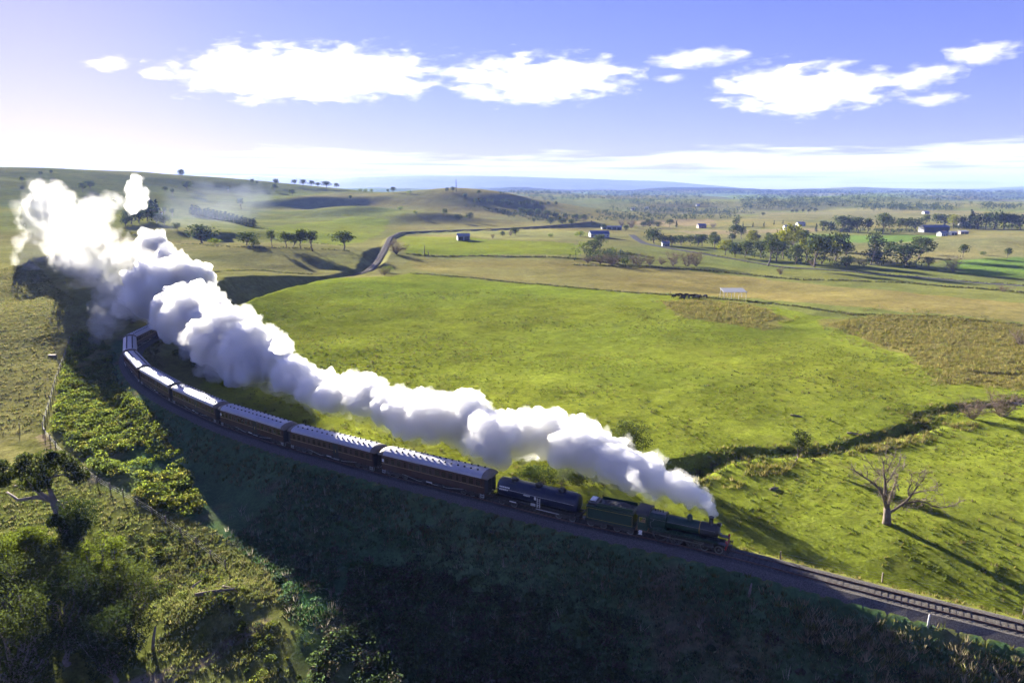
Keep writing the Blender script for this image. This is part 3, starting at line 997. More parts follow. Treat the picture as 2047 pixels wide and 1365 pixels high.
# ---- locomotive
def locomotive():
    root = ob('steam_locomotive', None, label='dark green steam locomotive with black smokebox and red buffer beam leading the train', cat='locomotive')
    # x forward, 0 = mid, front beam at +5.4
    zc = 2.45
    mbox(((.2,-.55,1.05),(9.6,.06,.55)), ((.2,.55,1.05),(9.6,.06,.55)), ((-3,0,.95),(2,1.1,.2)), ((3.5,0,1.0),(1.5,1.1,.3))).build('frame', M_BLACK, root)
    MB().add(*lathe((0,0,zc), [(.70,-2.0),(.80,-1.95),(.78,.5),(.74,2.15)], 28, 'x')).build('boiler', M_GREEN, root, smooth=True)
    for x in (-1.1, -.1, .95, 2.05):
        MB().add(*lathe((x,0,zc), [(.76,-.04),(.81 - .02*(x+1),-.04),(.81-.02*(x+1),.04),(.76,.04)], 28, 'x')).build('boiler_band', M_BRASS if x > 2 else M_GREEN, root)
    # flat-topped firebox
    MB().add(*prism([(-.72,1.3),(.72,1.3),(.92,2.3),(.93,2.95),(.80,3.22),(.45,3.32),(-.45,3.32),(-.80,3.22),(-.93,2.95),(-.92,2.3)], -4.05, -1.98)).build('firebox', M_GREEN, root)
    MB().add(*prism([(-.5,3.325),(.5,3.325),(.42,3.36),(-.42,3.36)], -3.9, -2.1)).build('firebox_top_plate', M_STEEL, root)
    for k in range(4):
        MB().add(*lathe((-3.5+.32*k,.12,3.36), [(.07,0),(.09,.05),(.07,.30),(.03,.34)], 8)).build('safety_valve', M_BLACK, root)
    MB().add(*tube([(-2.2,.5,3.3),(-2.2,.55,3.5),(-2.0,.55,3.5)], .04, 6)).build('whistle', M_BRASS, root)
    MB().add(*lathe((0,0,zc), [(.79,2.15),(.80,2.2),(.80,4.05),(.76,4.12)], 28, 'x')).build('smokebox', M_SMOKEBOX, root, smooth=True)
    d = MB().add(*lathe((0,0,zc), [(.66,4.12),(.66,4.17),(.55,4.26),(.30,4.33),(.05,4.36)], 24, 'x')).build('smokebox_door', M_SMOKEBOX, root, smooth=True)
    MB().add(*tube([(4.38,-.18,zc),(4.38,.18,zc)], .025, 6)).build('door_handle', M_STEEL, d)
    MB().add(*lathe((3.25,0,zc), [(.36,.70),(.30,.80),(.26,.95),(.25,1.45),(.31,1.52),(.33,1.62),(.27,1.62)], 18)).build('chimney', M_BLACK, root, smooth=True)
    MB().add(*lathe((.75,0,zc), [(.40,.70),(.34,.80),(.33,1.15),(.28,1.32),(.12,1.42),(.0,1.43)], 18)).build('dome', M_GREEN, root, smooth=True)
    # headlamp in front of the chimney
    h_ = mbox(((4.2,0,zc+.86),(.42,.42,.40)), ((4.1,0,zc+.62),(.2,.3,.16))).build('headlamp', M_BLACK, root)
    MB().add(*lathe((4.42,0,zc+.86), [(.17,0),(.17,.04)], 14, 'x')).build('lamp_glass', M_GREY, h_)
    # cab
    hw = 1.36
    for s in (-1, 1):
        # side sheet with a real window opening
        c = mbox(((-4.65,s*hw,1.72),(1.2,.05,1.1)), ((-5.15,s*hw,2.55),(.20,.05,.56)), ((-4.20,s*hw,2.55),(.30,.05,.56)), ((-4.65,s*hw,3.0),(1.2,.05,.34))).build('cab_side', M_GREEN, root)
        mbox(((-4.70,s*(hw+.03),2.85),(.78,.05,.06)), ((-4.70,s*(hw+.03),2.25),(.78,.05,.06)), ((-5.06,s*(hw+.03),2.55),(.06,.05,.54)), ((-4.34,s*(hw+.03),2.55),(.06,.05,.54))).build('cab_window_frame', M_CREAM, c)
        MB().add(*tube([(-5.32,s*(hw+.05),1.2),(-5.32,s*(hw+.05),2.9)], .025, 6)).build('handrail', M_STEEL, root)
        mbox(((-4.9,s*1.36,.60),(.5,.25,.05)), ((-4.9,s*1.36,.92),(.5,.25,.05)), ((-4.9,s*1.28,.86),(.4,.04,.6))).build('cab_step', M_WHITE, root)
        # running board and splashers
        mbox(((.3,s*1.17,1.62),(8.2,.42,.05)), ((.3,s*1.38,1.56),(8.2,.03,.16))).build('running_board', M_GREEN, root)
        for x in (-2.6, -.6, 1.3):
            pts = [(x+.98*cos(pi*k/10), 1.62+.20*sin(pi*k/10)) for k in range(11)]
            V = [(a, s*.92, b) for a, b in pts] + [(a, s*1.18, b) for a, b in pts]
            n = 11; Fc = [(k, k+1, n+k+1, n+k) for k in range(10)] + [tuple(range(n)), tuple(range(n, 2*n))]
            MB().add(V, Fc).build('splasher', M_GREEN, root)
        MB().add(*tube([(-3.9,s*.98,2.75),(2.1,s*.92,2.72),(3.9,s*.92,2.72)], .022, 6)).build('boiler_handrail', M_STEEL, root)
        MB().add(*tube([(-3.3,s*1.0,2.8),(-3.45,s*1.06,2.55),(-3.75,s*1.08,2.35),(-3.75,s*1.08,1.9),(-3.6,s*1.1,1.65)], .045, 7)).build('injector_pipe', M_STEEL, root)
        # cylinder, motion
        cy_ = MB().add(*lathe((3.35,s*1.08,.92), [(.36,-.55),(.36,.55),(.18,.58),(.10,.75)], 18, 'x'))
        cy_.add(*box((3.35,s*1.08,1.33), (1.0,.5,.42)))
        cy_.build('cylinder', M_BLACK, root)
        mbox(((-.6,s*1.06,.86),(4.05,.06,.13))).build('coupling_rod', M_STEEL, root)
        mbox(((1.0,s*1.14,.90),(3.3,.06,.12)), ((2.2,s*1.12,1.12),(1.3,.07,.08))).build('connecting_rod', M_STEEL, root)
        for x in (-2.6, -.6, 1.4):
            w = ob('driving_wheel', W_DRIVE, root, (x, s*.77, .86)); w.rotation_euler = (0, .4, 0 if s < 0 else pi)
        for x in (2.75, 4.45):
            w = ob('leading_wheel', W_LEAD, root, (x, s*.77, .48)); w.rotation_euler = (0, .9*x, 0 if s < 0 else pi)
        b = MB().add(*lathe((5.42,s*.87,1.05), [(.10,0),(.10,.30)], 10, 'x'))
        b.add(*lathe((5.72,s*.87,1.05), [(.22,0),(.22,.05)], 16, 'x'))
        b.build('buffer', M_BLACK, root)
        mbox(((4.75,s*1.0,1.45),(1.2,.75,.05))).build('front_platform', M_BLACK, root)
        lam = mbox(((5.3,s*.95,1.72),(.22,.22,.34))).build('marker_lamp', M_RED, root)
        mbox(((5.42,s*.95,1.72),(.03,.12,.14))).build('lamp_glass', M_WHITE, lam)
    mbox(((-4.1,0,2.2),(.06,2.66,2.0))).build('cab_front', M_GREEN, root)
    mbox(((-4.16,0,2.3),(.04,2.5,1.6))).build('cab_lining', M_TIMBER, root)
    mbox(((-4.75,0,1.18),(1.5,2.7,.10))).build('cab_floor', M_TIMBER, root)
    MB().add(*prism(arc_pts(1.50, 3.16, 3.72, 10), -5.55, -3.95)).build('cab_roof', M_SMOKEBOX, root)
    mbox(((5.30,0,1.08),(.14,2.5,.52))).build('buffer_beam', M_RED, root)
    mbox(((5.55,0,1.02),(.40,.16,.16)), ((5.8,0,.95),(.12,.2,.36))).build('coupler', M_BLACK, root)
    # cowcatcher of raking bars
    m = MB()
    for k in range(9):
        y = -1.05+2.1*k/8
        m.add(*tube([(5.38,y,.82),(5.75-.25*abs(y),y*.9,.18)], .035, 5))
    m.add(*box((5.45,0,.80),(.1,2.2,.08)))
    m.build('cowcatcher', M_BLACK, root)
    return root
place(locomotive(), 5.85, 6.0)
# ------------------------------------------------------------------ trees
M_BARK = material('grey_bark', (.13,.105,.09), 1.0, spec=.05, var=.35, scale=2, bump=.02)
M_BARKP = material('pale_gum_bark', (.17,.145,.135), 1.0, spec=.05, var=.35, scale=1.5, bump=.02)
M_DEADW = material('silvered_dead_wood', (.145,.117,.096), 1.0, spec=.05, var=.35, scale=1.6, bump=.02)
LEAF = {'gum': leaf_material('gum_leaves', (.042,.056,.024)), 'dark': leaf_material('dark_leaves', (.030,.045,.020), .3),
        'light': leaf_material('young_leaves', (.110,.120,.022), .5), 'conifer': leaf_material('conifer_needles', (.022,.036,.020), .2),
        'bush': leaf_material('bush_leaves', (.075,.100,.022), .5), 'twig': leaf_material('bare_twigs', (.17,.13,.105), .15)}
def leaves(rg, centers, radii, n, size, flat=.75):
    """n leaf quads in shells around the clump centres"""
    k = len(centers); ci = rg.integers(0, k, n)
    d = rg.normal(size=(n, 3)); d /= np.linalg.norm(d, axis=1)[:, None]
    rad = radii[ci]*(rg.uniform(0, 1, n)**.38)
    p = centers[ci] + d*rad[:, None]*np.array([1, 1, flat])
    a = rg.normal(size=(n, 3)); a /= np.linalg.norm(a, axis=1)[:, None]
    b = np.cross(a, rg.normal(size=(n, 3))); b /= np.linalg.norm(b, axis=1)[:, None]
    s = (size*rg.uniform(.55, 1.35, n))[:, None]
    a = a*s; b = b*s*rg.uniform(.35, .75, n)[:, None]
    V = np.stack([p-a, p+b*.8, p+a, p-b*.8], 1).reshape(-1, 3)
    Fq = np.arange(n*4).reshape(n, 4)
    return V, Fq
def limb(rg, p0, p1, r0, r1, wob=.12, n=5):
    p0 = np.array(p0, float); p1 = np.array(p1, float); L = np.linalg.norm(p1-p0)
    t = np.linspace(0, 1, n)[:, None]
    q = p0 + (p1-p0)*t + rg.normal(size=(n, 3))*wob*L*np.sin(pi*t)*.5
    return q, np.linspace(r0, r1, n)
def tree_meshes(seed, h, width, trunk=.35, clumps=12, nleaf=600, leaf=.5, kind='gum', lean=0, bark=None, trunk_r=None, flat=.75, clump_r=.30):
    """trunk (with limbs) and crown of one tree, base at the origin"""
    rg = np.random.default_rng(seed)
    tr = MB(); r0 = trunk_r or h*.028
    top = np.array([lean*h + rg.normal()*.04*h, rg.normal()*.04*h, h*trunk])
    q, r = limb(rg, (0,0,-.4), top, r0*1.25, r0*.75)
    tr.add(*tube(q, r, 8))
    cs, rs = [], []
    for k in range(clumps):
        a = 2*pi*(k*.382 + rg.uniform(-.06, .06)); u = (k+.6)/clumps
        rr = width/2*np.sqrt(rg.uniform(.08, 1))*(1-clump_r*.6)*(1-.45*u*u)
        c = np.array([top[0]+rr*cos(a), top[1]+rr*sin(a), h*trunk + (h*(1-trunk))*(.18+.74*u)*rg.uniform(.85, 1.05)])
        cr = width*clump_r*rg.uniform(.65, 1.1)
        c[2] = min(c[2], h-cr*flat)
        cs.append(c); rs.append(cr)
        q, r = limb(rg, top*rg.uniform(.75, 1), c, r0*.5, r0*.12, .18)
        tr.add(*tube(q, r, 5))
    cr_ = MB(); cr_.add(*leaves(rg, np.array(cs), np.array(rs), nleaf, leaf, flat))
    return tr.mesh('trunk', bark or M_BARK, True), cr_.mesh('crown', LEAF[kind])
def bare_meshes(seed, h, width, n=90, upright=.5):
    """leafless tree: limbs and a cloud of fine twigs"""
    rg = np.random.default_rng(seed); tr = MB(); tw = MB()
    for k in range(7):
        a = 2*pi*k/7 + rg.uniform(-.3, .3); rr = width*.32*rg.uniform(.4, 1)
        e = np.array([rr*cos(a), rr*sin(a), h*rg.uniform(.5, .75)])
        q, r = limb(rg, (rg.normal()*.1, rg.normal()*.1, -.3), e, h*.022, h*.008, .15)
        tr.add(*tube(q, r, 5))
        for j in range(n//7):
            s0 = q[rg.integers(1, 5)]
            d = rg.normal(size=3)*np.array([1, 1, .6]); d[2] = abs(d[2])+upright; d /= np.linalg.norm(d)
            e2 = s0 + d*h*rg.uniform(.2, .42)
            q2, r2 = limb(rg, s0, e2, h*.006, h*.002, .12, 3)
            tw.add(*tube(q2, r2, 3, False))
            for i in range(6):
                s1 = q2[1] + (q2[2]-q2[1])*rg.uniform(-.3, 1); dd = d + rg.normal(size=3)*.7; dd /= np.linalg.norm(dd)
                e3 = s1 + dd*h*rg.uniform(.08, .2)
                w = np.cross(dd, rg.normal(size=3)); w *= h*.0026/np.linalg.norm(w)
                tw.add([s1-w, s1+w, e3], np.array([[0, 1, 2]]))
    return tr.mesh('trunk', M_BARK, True), tw.mesh('twigs', LEAF['twig'])
# kinds of middle-distance and far trees; several individuals of each
KINDS = {
 'gum':   [tree_meshes(100+i, 12, 9.5, .38, 12, 820, .56, 'gum', trunk_r=.26, clump_r=.33) for i in range(5)],
 'tall':  [tree_meshes(120+i, 16, 9.0, .42, 12, 820, .56, 'gum', trunk_r=.30, bark=M_BARKP) for i in range(4)],
 'round': [tree_meshes(140+i, 8, 9.0, .22, 13, 650, .48, 'dark', trunk_r=.28, clump_r=.34) for i in range(4)],
 'light': [tree_meshes(160+i, 12, 9.5, .30, 12, 800, .55, 'light', trunk_r=.25, clump_r=.30) for i in range(3)],
 'shrub': [tree_meshes(180+i, 3, 4.6, .12, 10, 420, .26, 'bush', trunk_r=.10, clump_r=.36) for i in range(4)],
 'conifer': [], 'bare': [bare_meshes(220+i, 7, 12, 230, .15) for i in range(4)],
}
NOMH = {'gum': 12, 'tall': 16, 'round': 8, 'light': 12, 'shrub': 3, 'conifer': 11, 'bare': 7.2}
def conifer(seed):
    rg = np.random.default_rng(seed); h = 11
    tr = MB(); tr.add(*tube([(0,0,-.4),(0,0,h*.9)], [.22,.04], 6))
    cs = [np.array([rg.normal()*.25, rg.normal()*.25, 1.2+ (h-1.8)*k/11]) for k in range(12)]
    rs = np.array([2.1*(1-k/13.5) for k in range(12)])
    m = MB(); m.add(*leaves(rg, np.array(cs), rs, 520, .42, .6))
    return tr.mesh('trunk', M_BARK, True), m.mesh('crown', LEAF['conifer'])
KINDS['conifer'] = [conifer(200+i) for i in range(3)]
TREE_N = [0]
def put_tree(kind, pos, height, label, group=None, name=None, wide=1.0, cat='tree'):
    i = TREE_N[0]; TREE_N[0] += 1
    t, c = KINDS[kind][i % len(KINDS[kind])]
    s = height / NOMH[kind]
    nm = name or {'conifer': 'conifer_tree', 'bare': 'bare_tree', 'shrub': 'shrub', 'round': 'round_tree', 'tall': 'gum_tree', 'gum': 'gum_tree', 'light': 'leafy_tree'}[kind]
    root = ob(nm, None, None, (pos[0], pos[1], pos[2]-.05), random.uniform(0, 6.28), (s*wide*random.uniform(.8, 1.3), s*wide*random.uniform(.8, 1.3), s*random.uniform(.88, 1.1)), label, cat, group)
    ob('trunk', t, root); ob('twigs' if kind == 'bare' else 'crown', c, root)
    return root
TENS = ['', '', 'twenty', 'thirty', 'forty']
def ordw(n):
    if n < 20: return ORD[n]
    a, b = divmod(n+1, 10)
    return (TENS[a] + '-' + ORD[b-1]) if b else {3: 'thirtieth', 4: 'fortieth'}[a]
def tree_row(items, what, where, group):
    """items: (px, py of the foot, height in photograph pixels, kind[, widening]); labels count from the left"""
    items = sorted(items)
    for n, it in enumerate(items):
        px, py, hp, kind = it[:4]
        g = G(px, py); t = np.hypot(g[0], g[1])
        hm = hp/F*t*1.18
        adj = {'gum': 'spreading gum', 'tall': 'tall slender gum', 'round': 'dark rounded', 'light': 'pale leafy', 'shrub': 'low bushy', 'conifer': 'dark pointed', 'bare': 'leafless brown'}[kind]
        put_tree(kind, g, hm, f'{adj} tree, {ordw(n)} from the left {where}', group, wide=it[4] if len(it) > 4 else 1.0)
tree_row([(405,487,28,'round',1.5),(492,490,24,'round'),(508,492,12,'shrub'),(545,496,32,'tall'),(572,496,28,'gum'),(586,497,26,'gum'),(601,498,30,'gum'),(625,502,40,'tall',1.2),(690,500,36,'gum',1.2),(430,488,10,'shrub')],
         'tree', 'in the paddock row beyond the cutting', 'trees in the row beyond the cutting')
tree_row([(45,366,9,'gum'),(82,352,7,'gum'),(102,350,7,'gum'),(165,384,13,'gum',1.4),(182,376,12,'round'),(375,382,16,'gum'),(361,357,13,'gum'),(331,386,9,'gum'),(346,392,12,'tall'),(456,386,12,'tall'),(483,418,20,'tall'),(505,369,8,'gum'),
          (513,370,7,'gum'),(548,382,12,'gum'),(552,372,11,'gum'),(584,392,12,'gum'),(590,371,10,'gum'),(605,373,12,'gum',1.3),(622,374,11,'gum'),(636,375,9,'gum'),(652,377,13,'gum',1.3),(672,378,9,'gum'),(700,402,10,'gum'),(720,383,5,'shrub'),(730,384,5,'shrub'),(742,384,5,'shrub')],
         'tree', 'along the left hillside', 'trees on the left hillside')
tree_row([(775,386,7,'gum'),(787,386,11,'gum'),(820,387,5,'shrub'),(893,384,7,'round'),(905,385,10,'gum'),(929,398,10,'round'),(958,391,9,'gum'),(952,411,13,'gum'),(963,411,13,'gum'),(975,410,11,'tall'),(986,410,11,'tall'),(1012,413,14,'round',1.3),(1040,413,8,'gum'),
          (1052,411,9,'gum'),(1066,413,10,'gum'),(1082,414,9,'gum'),(1095,412,8,'gum'),(1112,413,9,'gum'),(890,433,13,'gum'),(915,442,13,'round'),(938,440,12,'round'),(1045,427,11,'round'),(1060,430,11,'round'),(1075,431,12,'round'),(1095,434,12,'round'),(1112,436,11,'round'),
          (1130,438,11,'round'),(1150,441,11,'round'),(1166,443,13,'gum'),(1068,448,12,'tall'),(1100,449,12,'round'),(1125,450,11,'round'),(1142,451,10,'round'),(800,420,7,'shrub'),(830,428,6,'shrub')],
         'tree', 'on the middle hill around the mast', 'trees on the middle hill')
tree_row([(985,476,8,'bare'),(1005,473,9,'round'),(1020,471,9,'bare'),(1031,470,14,'round'),(1100,474,6,'shrub'),(1160,473,10,'shrub'),(1165,497,12,'shrub'),(1190,502,20,'round'),(1200,497,24,'gum'),(1175,525,14,'bare',1.5),(1200,528,20,'bare',1.4),(1225,530,24,'bare',1.4),
          (1262,456,16,'bare',1.3),(1243,452,13,'bare'),(1276,530,24,'bare',1.3),(1300,530,16,'bare',1.3),(1322,529,14,'bare'),(1346,531,26,'bare',1.2),(1372,532,28,'bare'),(1392,532,28,'bare'),(1225,505,10,'shrub'),(1205,460,10,'round'),(1250,462,10,'round'),(792,508,22,'bare',1.6),(768,550,16,'bare',1.3),(775,545,12,'shrub')],
         'tree', 'beside the valley creek', 'creekside trees in the valley')
tree_row([(1308,487,26,'round'),(1328,490,18,'round'),(1344,491,17,'round'),(1362,490,17,'round'),(1380,491,20,'gum'),(1394,492,19,'round'),(1404,493,22,'gum'),(1428,500,26,'gum'),(1450,510,27,'light'),(1470,514,26,'round'),(1488,514,28,'gum'),(1502,502,30,'light'),(1520,516,26,'gum'),(1535,532,48,'tall'),
          (1552,522,36,'gum'),(1566,518,46,'light'),(1582,508,44,'light'),(1592,528,36,'gum'),(1610,524,36,'light'),(1626,534,48,'gum',1.2),(1642,528,40,'light'),(1672,522,42,'gum'),(1688,522,30,'gum'),(1693,534,18,'round'),(1740,530,54,'tall'),(1753,527,26,'round',1.3),(1776,512,22,'gum'),
          (1815,530,34,'round',1.4),(1836,520,38,'gum'),(1851,510,12,'gum'),(1857,534,14,'round'),(1925,515,18,'gum'),(1905,543,24,'bare'),(2012,517,15,'gum'),(1966,510,6,'shrub'),(1600,500,30,'gum')],
         'tree', 'in the tree belt along the far road', 'trees along the far road')
tree_row([(1645,462,17,'gum'),(1660,462,17,'round'),(1680,464,26,'gum',1.2),(1697,464,22,'round'),(1715,466,24,'gum'),(1735,467,22,'gum'),(1764,468,32,'gum'),(1780,465,24,'gum'),(1796,464,22,'gum'),(1812,463,22,'gum'),(1830,462,22,'round'),(1850,452,16,'gum'),(1870,451,18,'gum'),(1890,452,18,'round'),
          (1906,457,22,'light'),(1921,457,18,'round'),(1939,458,28,'conifer',1.2),(1955,458,22,'round'),(1970,458,22,'gum'),(1986,459,25,'round'),(2005,458,22,'gum'),(2022,458,20,'gum'),(2040,458,20,'round'),(1631,464,13,'conifer')],
         'tree', 'in the belt around the dark farm shed', 'trees around the farm shed')
tree_row([(1285,456,12,'round'),(1300,456,14,'round'),(1316,455,11,'round'),(1338,455,14,'gum'),(1352,455,12,'conifer'),(1425,455,8,'bare',1.4),(1470,452,14,'round'),(1485,453,8,'conifer'),(1505,454,8,'conifer'),(1527,454,9,'conifer'),(1547,450,8,'conifer'),(1565,448,7,'conifer'),(1428,480,14,'gum'),(1464,484,14,'gum'),
          (1468,478,22,'gum'),(1482,478,20,'gum'),(1497,482,12,'gum'),(1508,480,16,'gum'),(1517,482,10,'gum'),(1536,480,13,'gum'),(1552,481,12,'gum'),(1603,470,8,'round'),(1612,471,10,'round'),(1583,427,6,'gum'),(1592,427,6,'gum'),(1604,426,7,'gum'),(1616,426,6,'gum'),(1629,426,7,'gum'),(1525,433,7,'gum')],
         'tree', 'among the pale fields of the middle distance', 'trees in the pale fields')
tree_row([(385+8.2*k, 428+1.75*k, 14, 'conifer', 2.6) for k in range(16)], 'tree', 'in the straight windbreak on the left hill', 'windbreak conifers on the left hill')
tree_row([(262,448,22,'round'),(278,446,24,'round'),(295,442,26,'round'),(303,428,24,'conifer',1.5),(314,432,26,'conifer',1.4),(330,432,16,'tall'),(345,434,14,'tall'),(250,452,14,'round'),(312,447,18,'round'),(330,450,16,'round'),(355,460,12,'round')],
         'tree', 'around the farmhouses behind the steam', 'farmhouse trees behind the steam')

# ---- trees near the line, each its own shape
def hero(name, px, py, hm, label, seed, cat='tree', parts=(), **kw):
    g = G(px, py)
    t, c = tree_meshes(seed, hm, **kw)
    root = ob(name, None, None, (g[0], g[1], g[2]-.1), 0, None, label, cat)
    ob('trunk', t, root); ob('crown', c, root)
    return root, g
hero('leafy_tree', 1256, 915, 6.6, 'bushy olive tree rising behind the steam plume', 301, width=7.2, trunk=.2, clumps=18, nleaf=3200, leaf=.16, kind='gum', clump_r=.24)
hero('leaning_tree', 1588, 922, 5.4, 'small leaning tree with a broken limb on the dark creek bank', 302, width=3.4, trunk=.35, clumps=12, nleaf=1700, leaf=.15, kind='gum', lean=.12, bark=M_DEADW, clump_r=.26)
def big_gum():
    """tall gum with a pale bent trunk and a dark leafy mass below its crown"""
    g = G(140, 1082); rg = np.random.default_rng(12)
    s = np.hypot(g[0], g[1])*1.06/F      # metres per photograph pixel at this distance
    root = ob('gum_tree', None, None, g, 0, None, 'tall gum with pale bent trunk and dark leafy mass below, lower left', 'tree')
    def q(dx, dy, d=0): return np.array([dx*s*.9, d, dy*s*.76])
    tr = MB()
    tr.add(*tube([q(8,-8), q(2,20), q(-8,60), q(-18,95)], [1.3,1.05,.8,.6], 10))
    tips = []
    for pts, r0 in (([(-18,95),(-28,98),(-50,104),(-90,96),(-118,108)], .42), ([(-18,95),(-36,112),(-50,135),(-66,150)], .38), ([(-16,92),(-24,125),(-28,150),(-22,185)], .36),
                    ([(-50,128),(-75,135),(-95,128)], .18), ([(-12,80),(5,95),(18,100)], .22), ([(-28,150),(-50,170),(-80,185)], .18), ([(-26,150),(5,160),(35,150)], .16),([(-22,180),(-5,190),(5,195)],.12)):
        path = [q(a, b, rg.normal()*.22*k) for k, (a, b) in enumerate(pts)]
        tr.add(*tube(path, np.linspace(r0, r0*.3, len(path)), 7))
    tr.build('trunk', M_BARKP, root, smooth=True)
    cl = [(-22,165,26),(-14,185,22),(-40,160,24),(-55,175,22),(-78,172,18),(-92,190,14),(-60,195,16),(-20,200,18),(2,196,16),(-30,140,16),(-62,140,18),(-75,125,12),(22,165,18),(42,160,16),(10,175,16),
          (-130,150,18),(-145,155,16),(-115,150,10),(-5,208,8),(-85,160,14)]
    cs = np.array([q(a, b, rg.normal()*1.2) for a, b, c in cl]); rs = np.array([c*s for a, b, c in cl])
    MB().add(*leaves(rg, cs, rs*.95, 11000, .20, .8)).build('crown', LEAF['gum'], root)
    cl = [(30,95,24),(45,80,24),(20,70,20),(38,50,22),(15,40,20),(50,60,16),(28,22,18),(-8,30,14),(-12,60,12),(10,15,14),(-14,12,12)]
    cs = np.array([q(a, b, rg.normal()*1.0-1.0) for a, b, c in cl]); rs = np.array([c*s for a, b, c in cl])
    MB().add(*leaves(rg, cs, rs, 7000, .19, .95)).build('lower_foliage', LEAF['dark'], root)
big_gum()
# grove at the lower left
for i, (px, py, hm, w, kd, lab) in enumerate([
    (75,1230,8.5,9,'gum','leafy tree left of the pale-topped one in the lower left grove'),
    (205,1225,10,8,'bush','bright-topped bushy tree at the middle of the lower left grove'),
    (20,1290,11,10,'gum','wide olive tree against the left edge of the grove'),
    (135,1330,11,10,'dark','dark dense tree low in the lower left grove'),
    (255,1265,9,8,'gum','smaller tree on the right of the lower left grove'),
    (60,1395,12,10,'gum','big tree cut off by the bottom left corner'),
    (235,1360,9,8,'dark','dark tree at the bottom of the grove beside the bare gully'),
    (-10,1175,6.5,8,'bush','yellow-green tree on the left edge below the tall gum'),
    (55,1120,4.5,6,'bush','low bush left of the tall gum trunk')]):
    hero('bushy_tree', px, py, hm, lab, 330+i, width=w, trunk=.14, clumps=30, nleaf=9500, leaf=.135, kind=kd, clump_r=.19, bark=M_BARKP)

def dead_tree():
    g = G(1773, 1046); rg = np.random.default_rng(5)
    s = (g[1]*CT + (CAMH-g[2])*ST)/F
    root = ob('dead_tree', None, None, g, 0, None, 'large bare dead tree with twisting grey limbs standing alone in the field', 'tree')
    # photograph offsets from the foot (pixels), third = depth in metres
    K = 300/1950.0
    def q(a, b, d=0): return np.array([(a-745)*K*s, d, (1215-b)*K*s])
    tr = MB(); tr.add(*tube([q(745,1240), q(740,1170), q(730,1060), q(720,1000)], [.62,.52,.44,.40], 12))
    tr.build('trunk', M_DEADW, root, smooth=True)
    limbs = [([(720,1010),(690,900),(685,760),(680,640),(660,560),(655,460),(645,380)],.30,.6),
             ([(715,1000),(650,850),(590,740),(530,680),(420,590),(300,510),(200,440),(120,400)],.26,-1.0),
             ([(690,900),(640,780),(575,700)],.14,-1.4),
             ([(650,560),(600,560),(540,510),(490,430),(430,360)],.10,.8),
             ([(660,500),(700,430),(740,350),(790,310)],.10,.4),
             ([(735,1030),(760,940),(800,840),(850,760),(890,690),(930,610)],.20,1.4),
             ([(790,860),(840,800),(900,745)],.11,1.0),
             ([(850,760),(860,680),(855,610)],.08,1.6),
             ([(740,1060),(800,1030),(880,960),(950,890),(985,820),(1050,690),(1110,590),(1110,540)],.24,-.4),
             ([(985,830),(970,760),(1005,680),(1010,600),(1000,540)],.11,.3),
             ([(985,820),(1060,770),(1150,735),(1240,715),(1270,660),(1245,595)],.12,-.9),
             ([(1240,715),(1285,755)],.05,-.9),
             ([(900,940),(1000,905),(1080,875),(1150,875),(1220,910),(1320,925),(1420,890),(1490,830),(1510,790)],.15,-1.6),
             ([(1150,875),(1200,850),(1195,800)],.05,-1.6),
             ([(880,960),(960,980),(1050,960),(1120,915)],.08,-.6),
             ([(680,640),(740,600),(790,530),(850,470),(900,400),(920,350)],.11,1.2),
             ([(850,470),(920,470),(960,440),(1000,400)],.06,1.5),
             ([(530,680),(500,590),(520,520),(460,430)],.08,-1.2),
             ([(420,590),(380,470),(330,400)],.07,-.9),
             ([(300,510),(230,480),(150,450)],.05,-1.2),
             ([(645,380),(640,300),(660,200),(670,130)],.045,.6),
             ([(1110,560),(1160,510),(1200,490)],.045,-.3),
             ([(1050,690),(1070,600),(1060,500),(1090,450)],.05,-.5)]
    for pts, r0, dep in limbs:
        n = len(pts)
        path = np.array([q(a, b, dep*k/max(n-1, 1)*1.5) for k, (a, b) in enumerate(pts)])
        rad = np.linspace(r0*.86, max(r0*.24, .018), n)
        m = MB(); m.add(*tube(path, rad, 7))
        # side twigs
        for k in range(1, n):
            for j in range(6):
                b = path[k] + (path[k-1]-path[k])*rg.uniform(0, 1)
                d = (path[k]-path[k-1]); L = np.linalg.norm(d); d = d/L + rg.normal(size=3)*.7; d[2] += .25; d /= np.linalg.norm(d)
                le = rg.uniform(.4, 1.25)*min(1.2, .45+4*r0)
                e = b + d*le; mid = (b+e)/2 + rg.normal(size=3)*.1*le
                m.add(*tube([b, mid, e], [max(rad[k]*.36, .022), .02, .011], 4))
                for i in range(4):
                    e2 = mid + (d + rg.normal(size=3)*.7)*le*.45
                    m.add(*tube([mid, e2], [.016, .009], 3))
        m.build('limb', M_DEADW, root, smooth=True)
dead_tree()
def thicket(px, py, wpx, hpx, label, n, seed):
    """leafless willow thicket: many stems"""
    g = G(px, py); s = (g[1]*CT + (CAMH-g[2])*ST)/F
    t, c = bare_meshes(seed, hpx*s, wpx*s*1.5, n, .3)
    root = ob('bare_thicket', None, None, g, 0, None, label, 'thicket')
    ob('stems', t, root); ob('twigs', c, root)
for px, py, w, h_, lab, i in [(1945,838,70,46,'leafless grey-brown thicket above the dark creek, left half',1),(2000,832,90,56,'leafless grey-brown thicket above the dark creek, right half',2),
                           (2040,690,60,34,'leafless brown thicket among the reeds at the right edge',3),(2005,583,44,16,'low bare thicket beside the far stream',4),
                           (1625,533,30,14,'small pinkish bare bush beyond the tan field',5),(1560,549,16,15,'small grey bare bush beside the far stream',6)]:
    thicket(px, py, w, h_, lab, 280, 400+i)
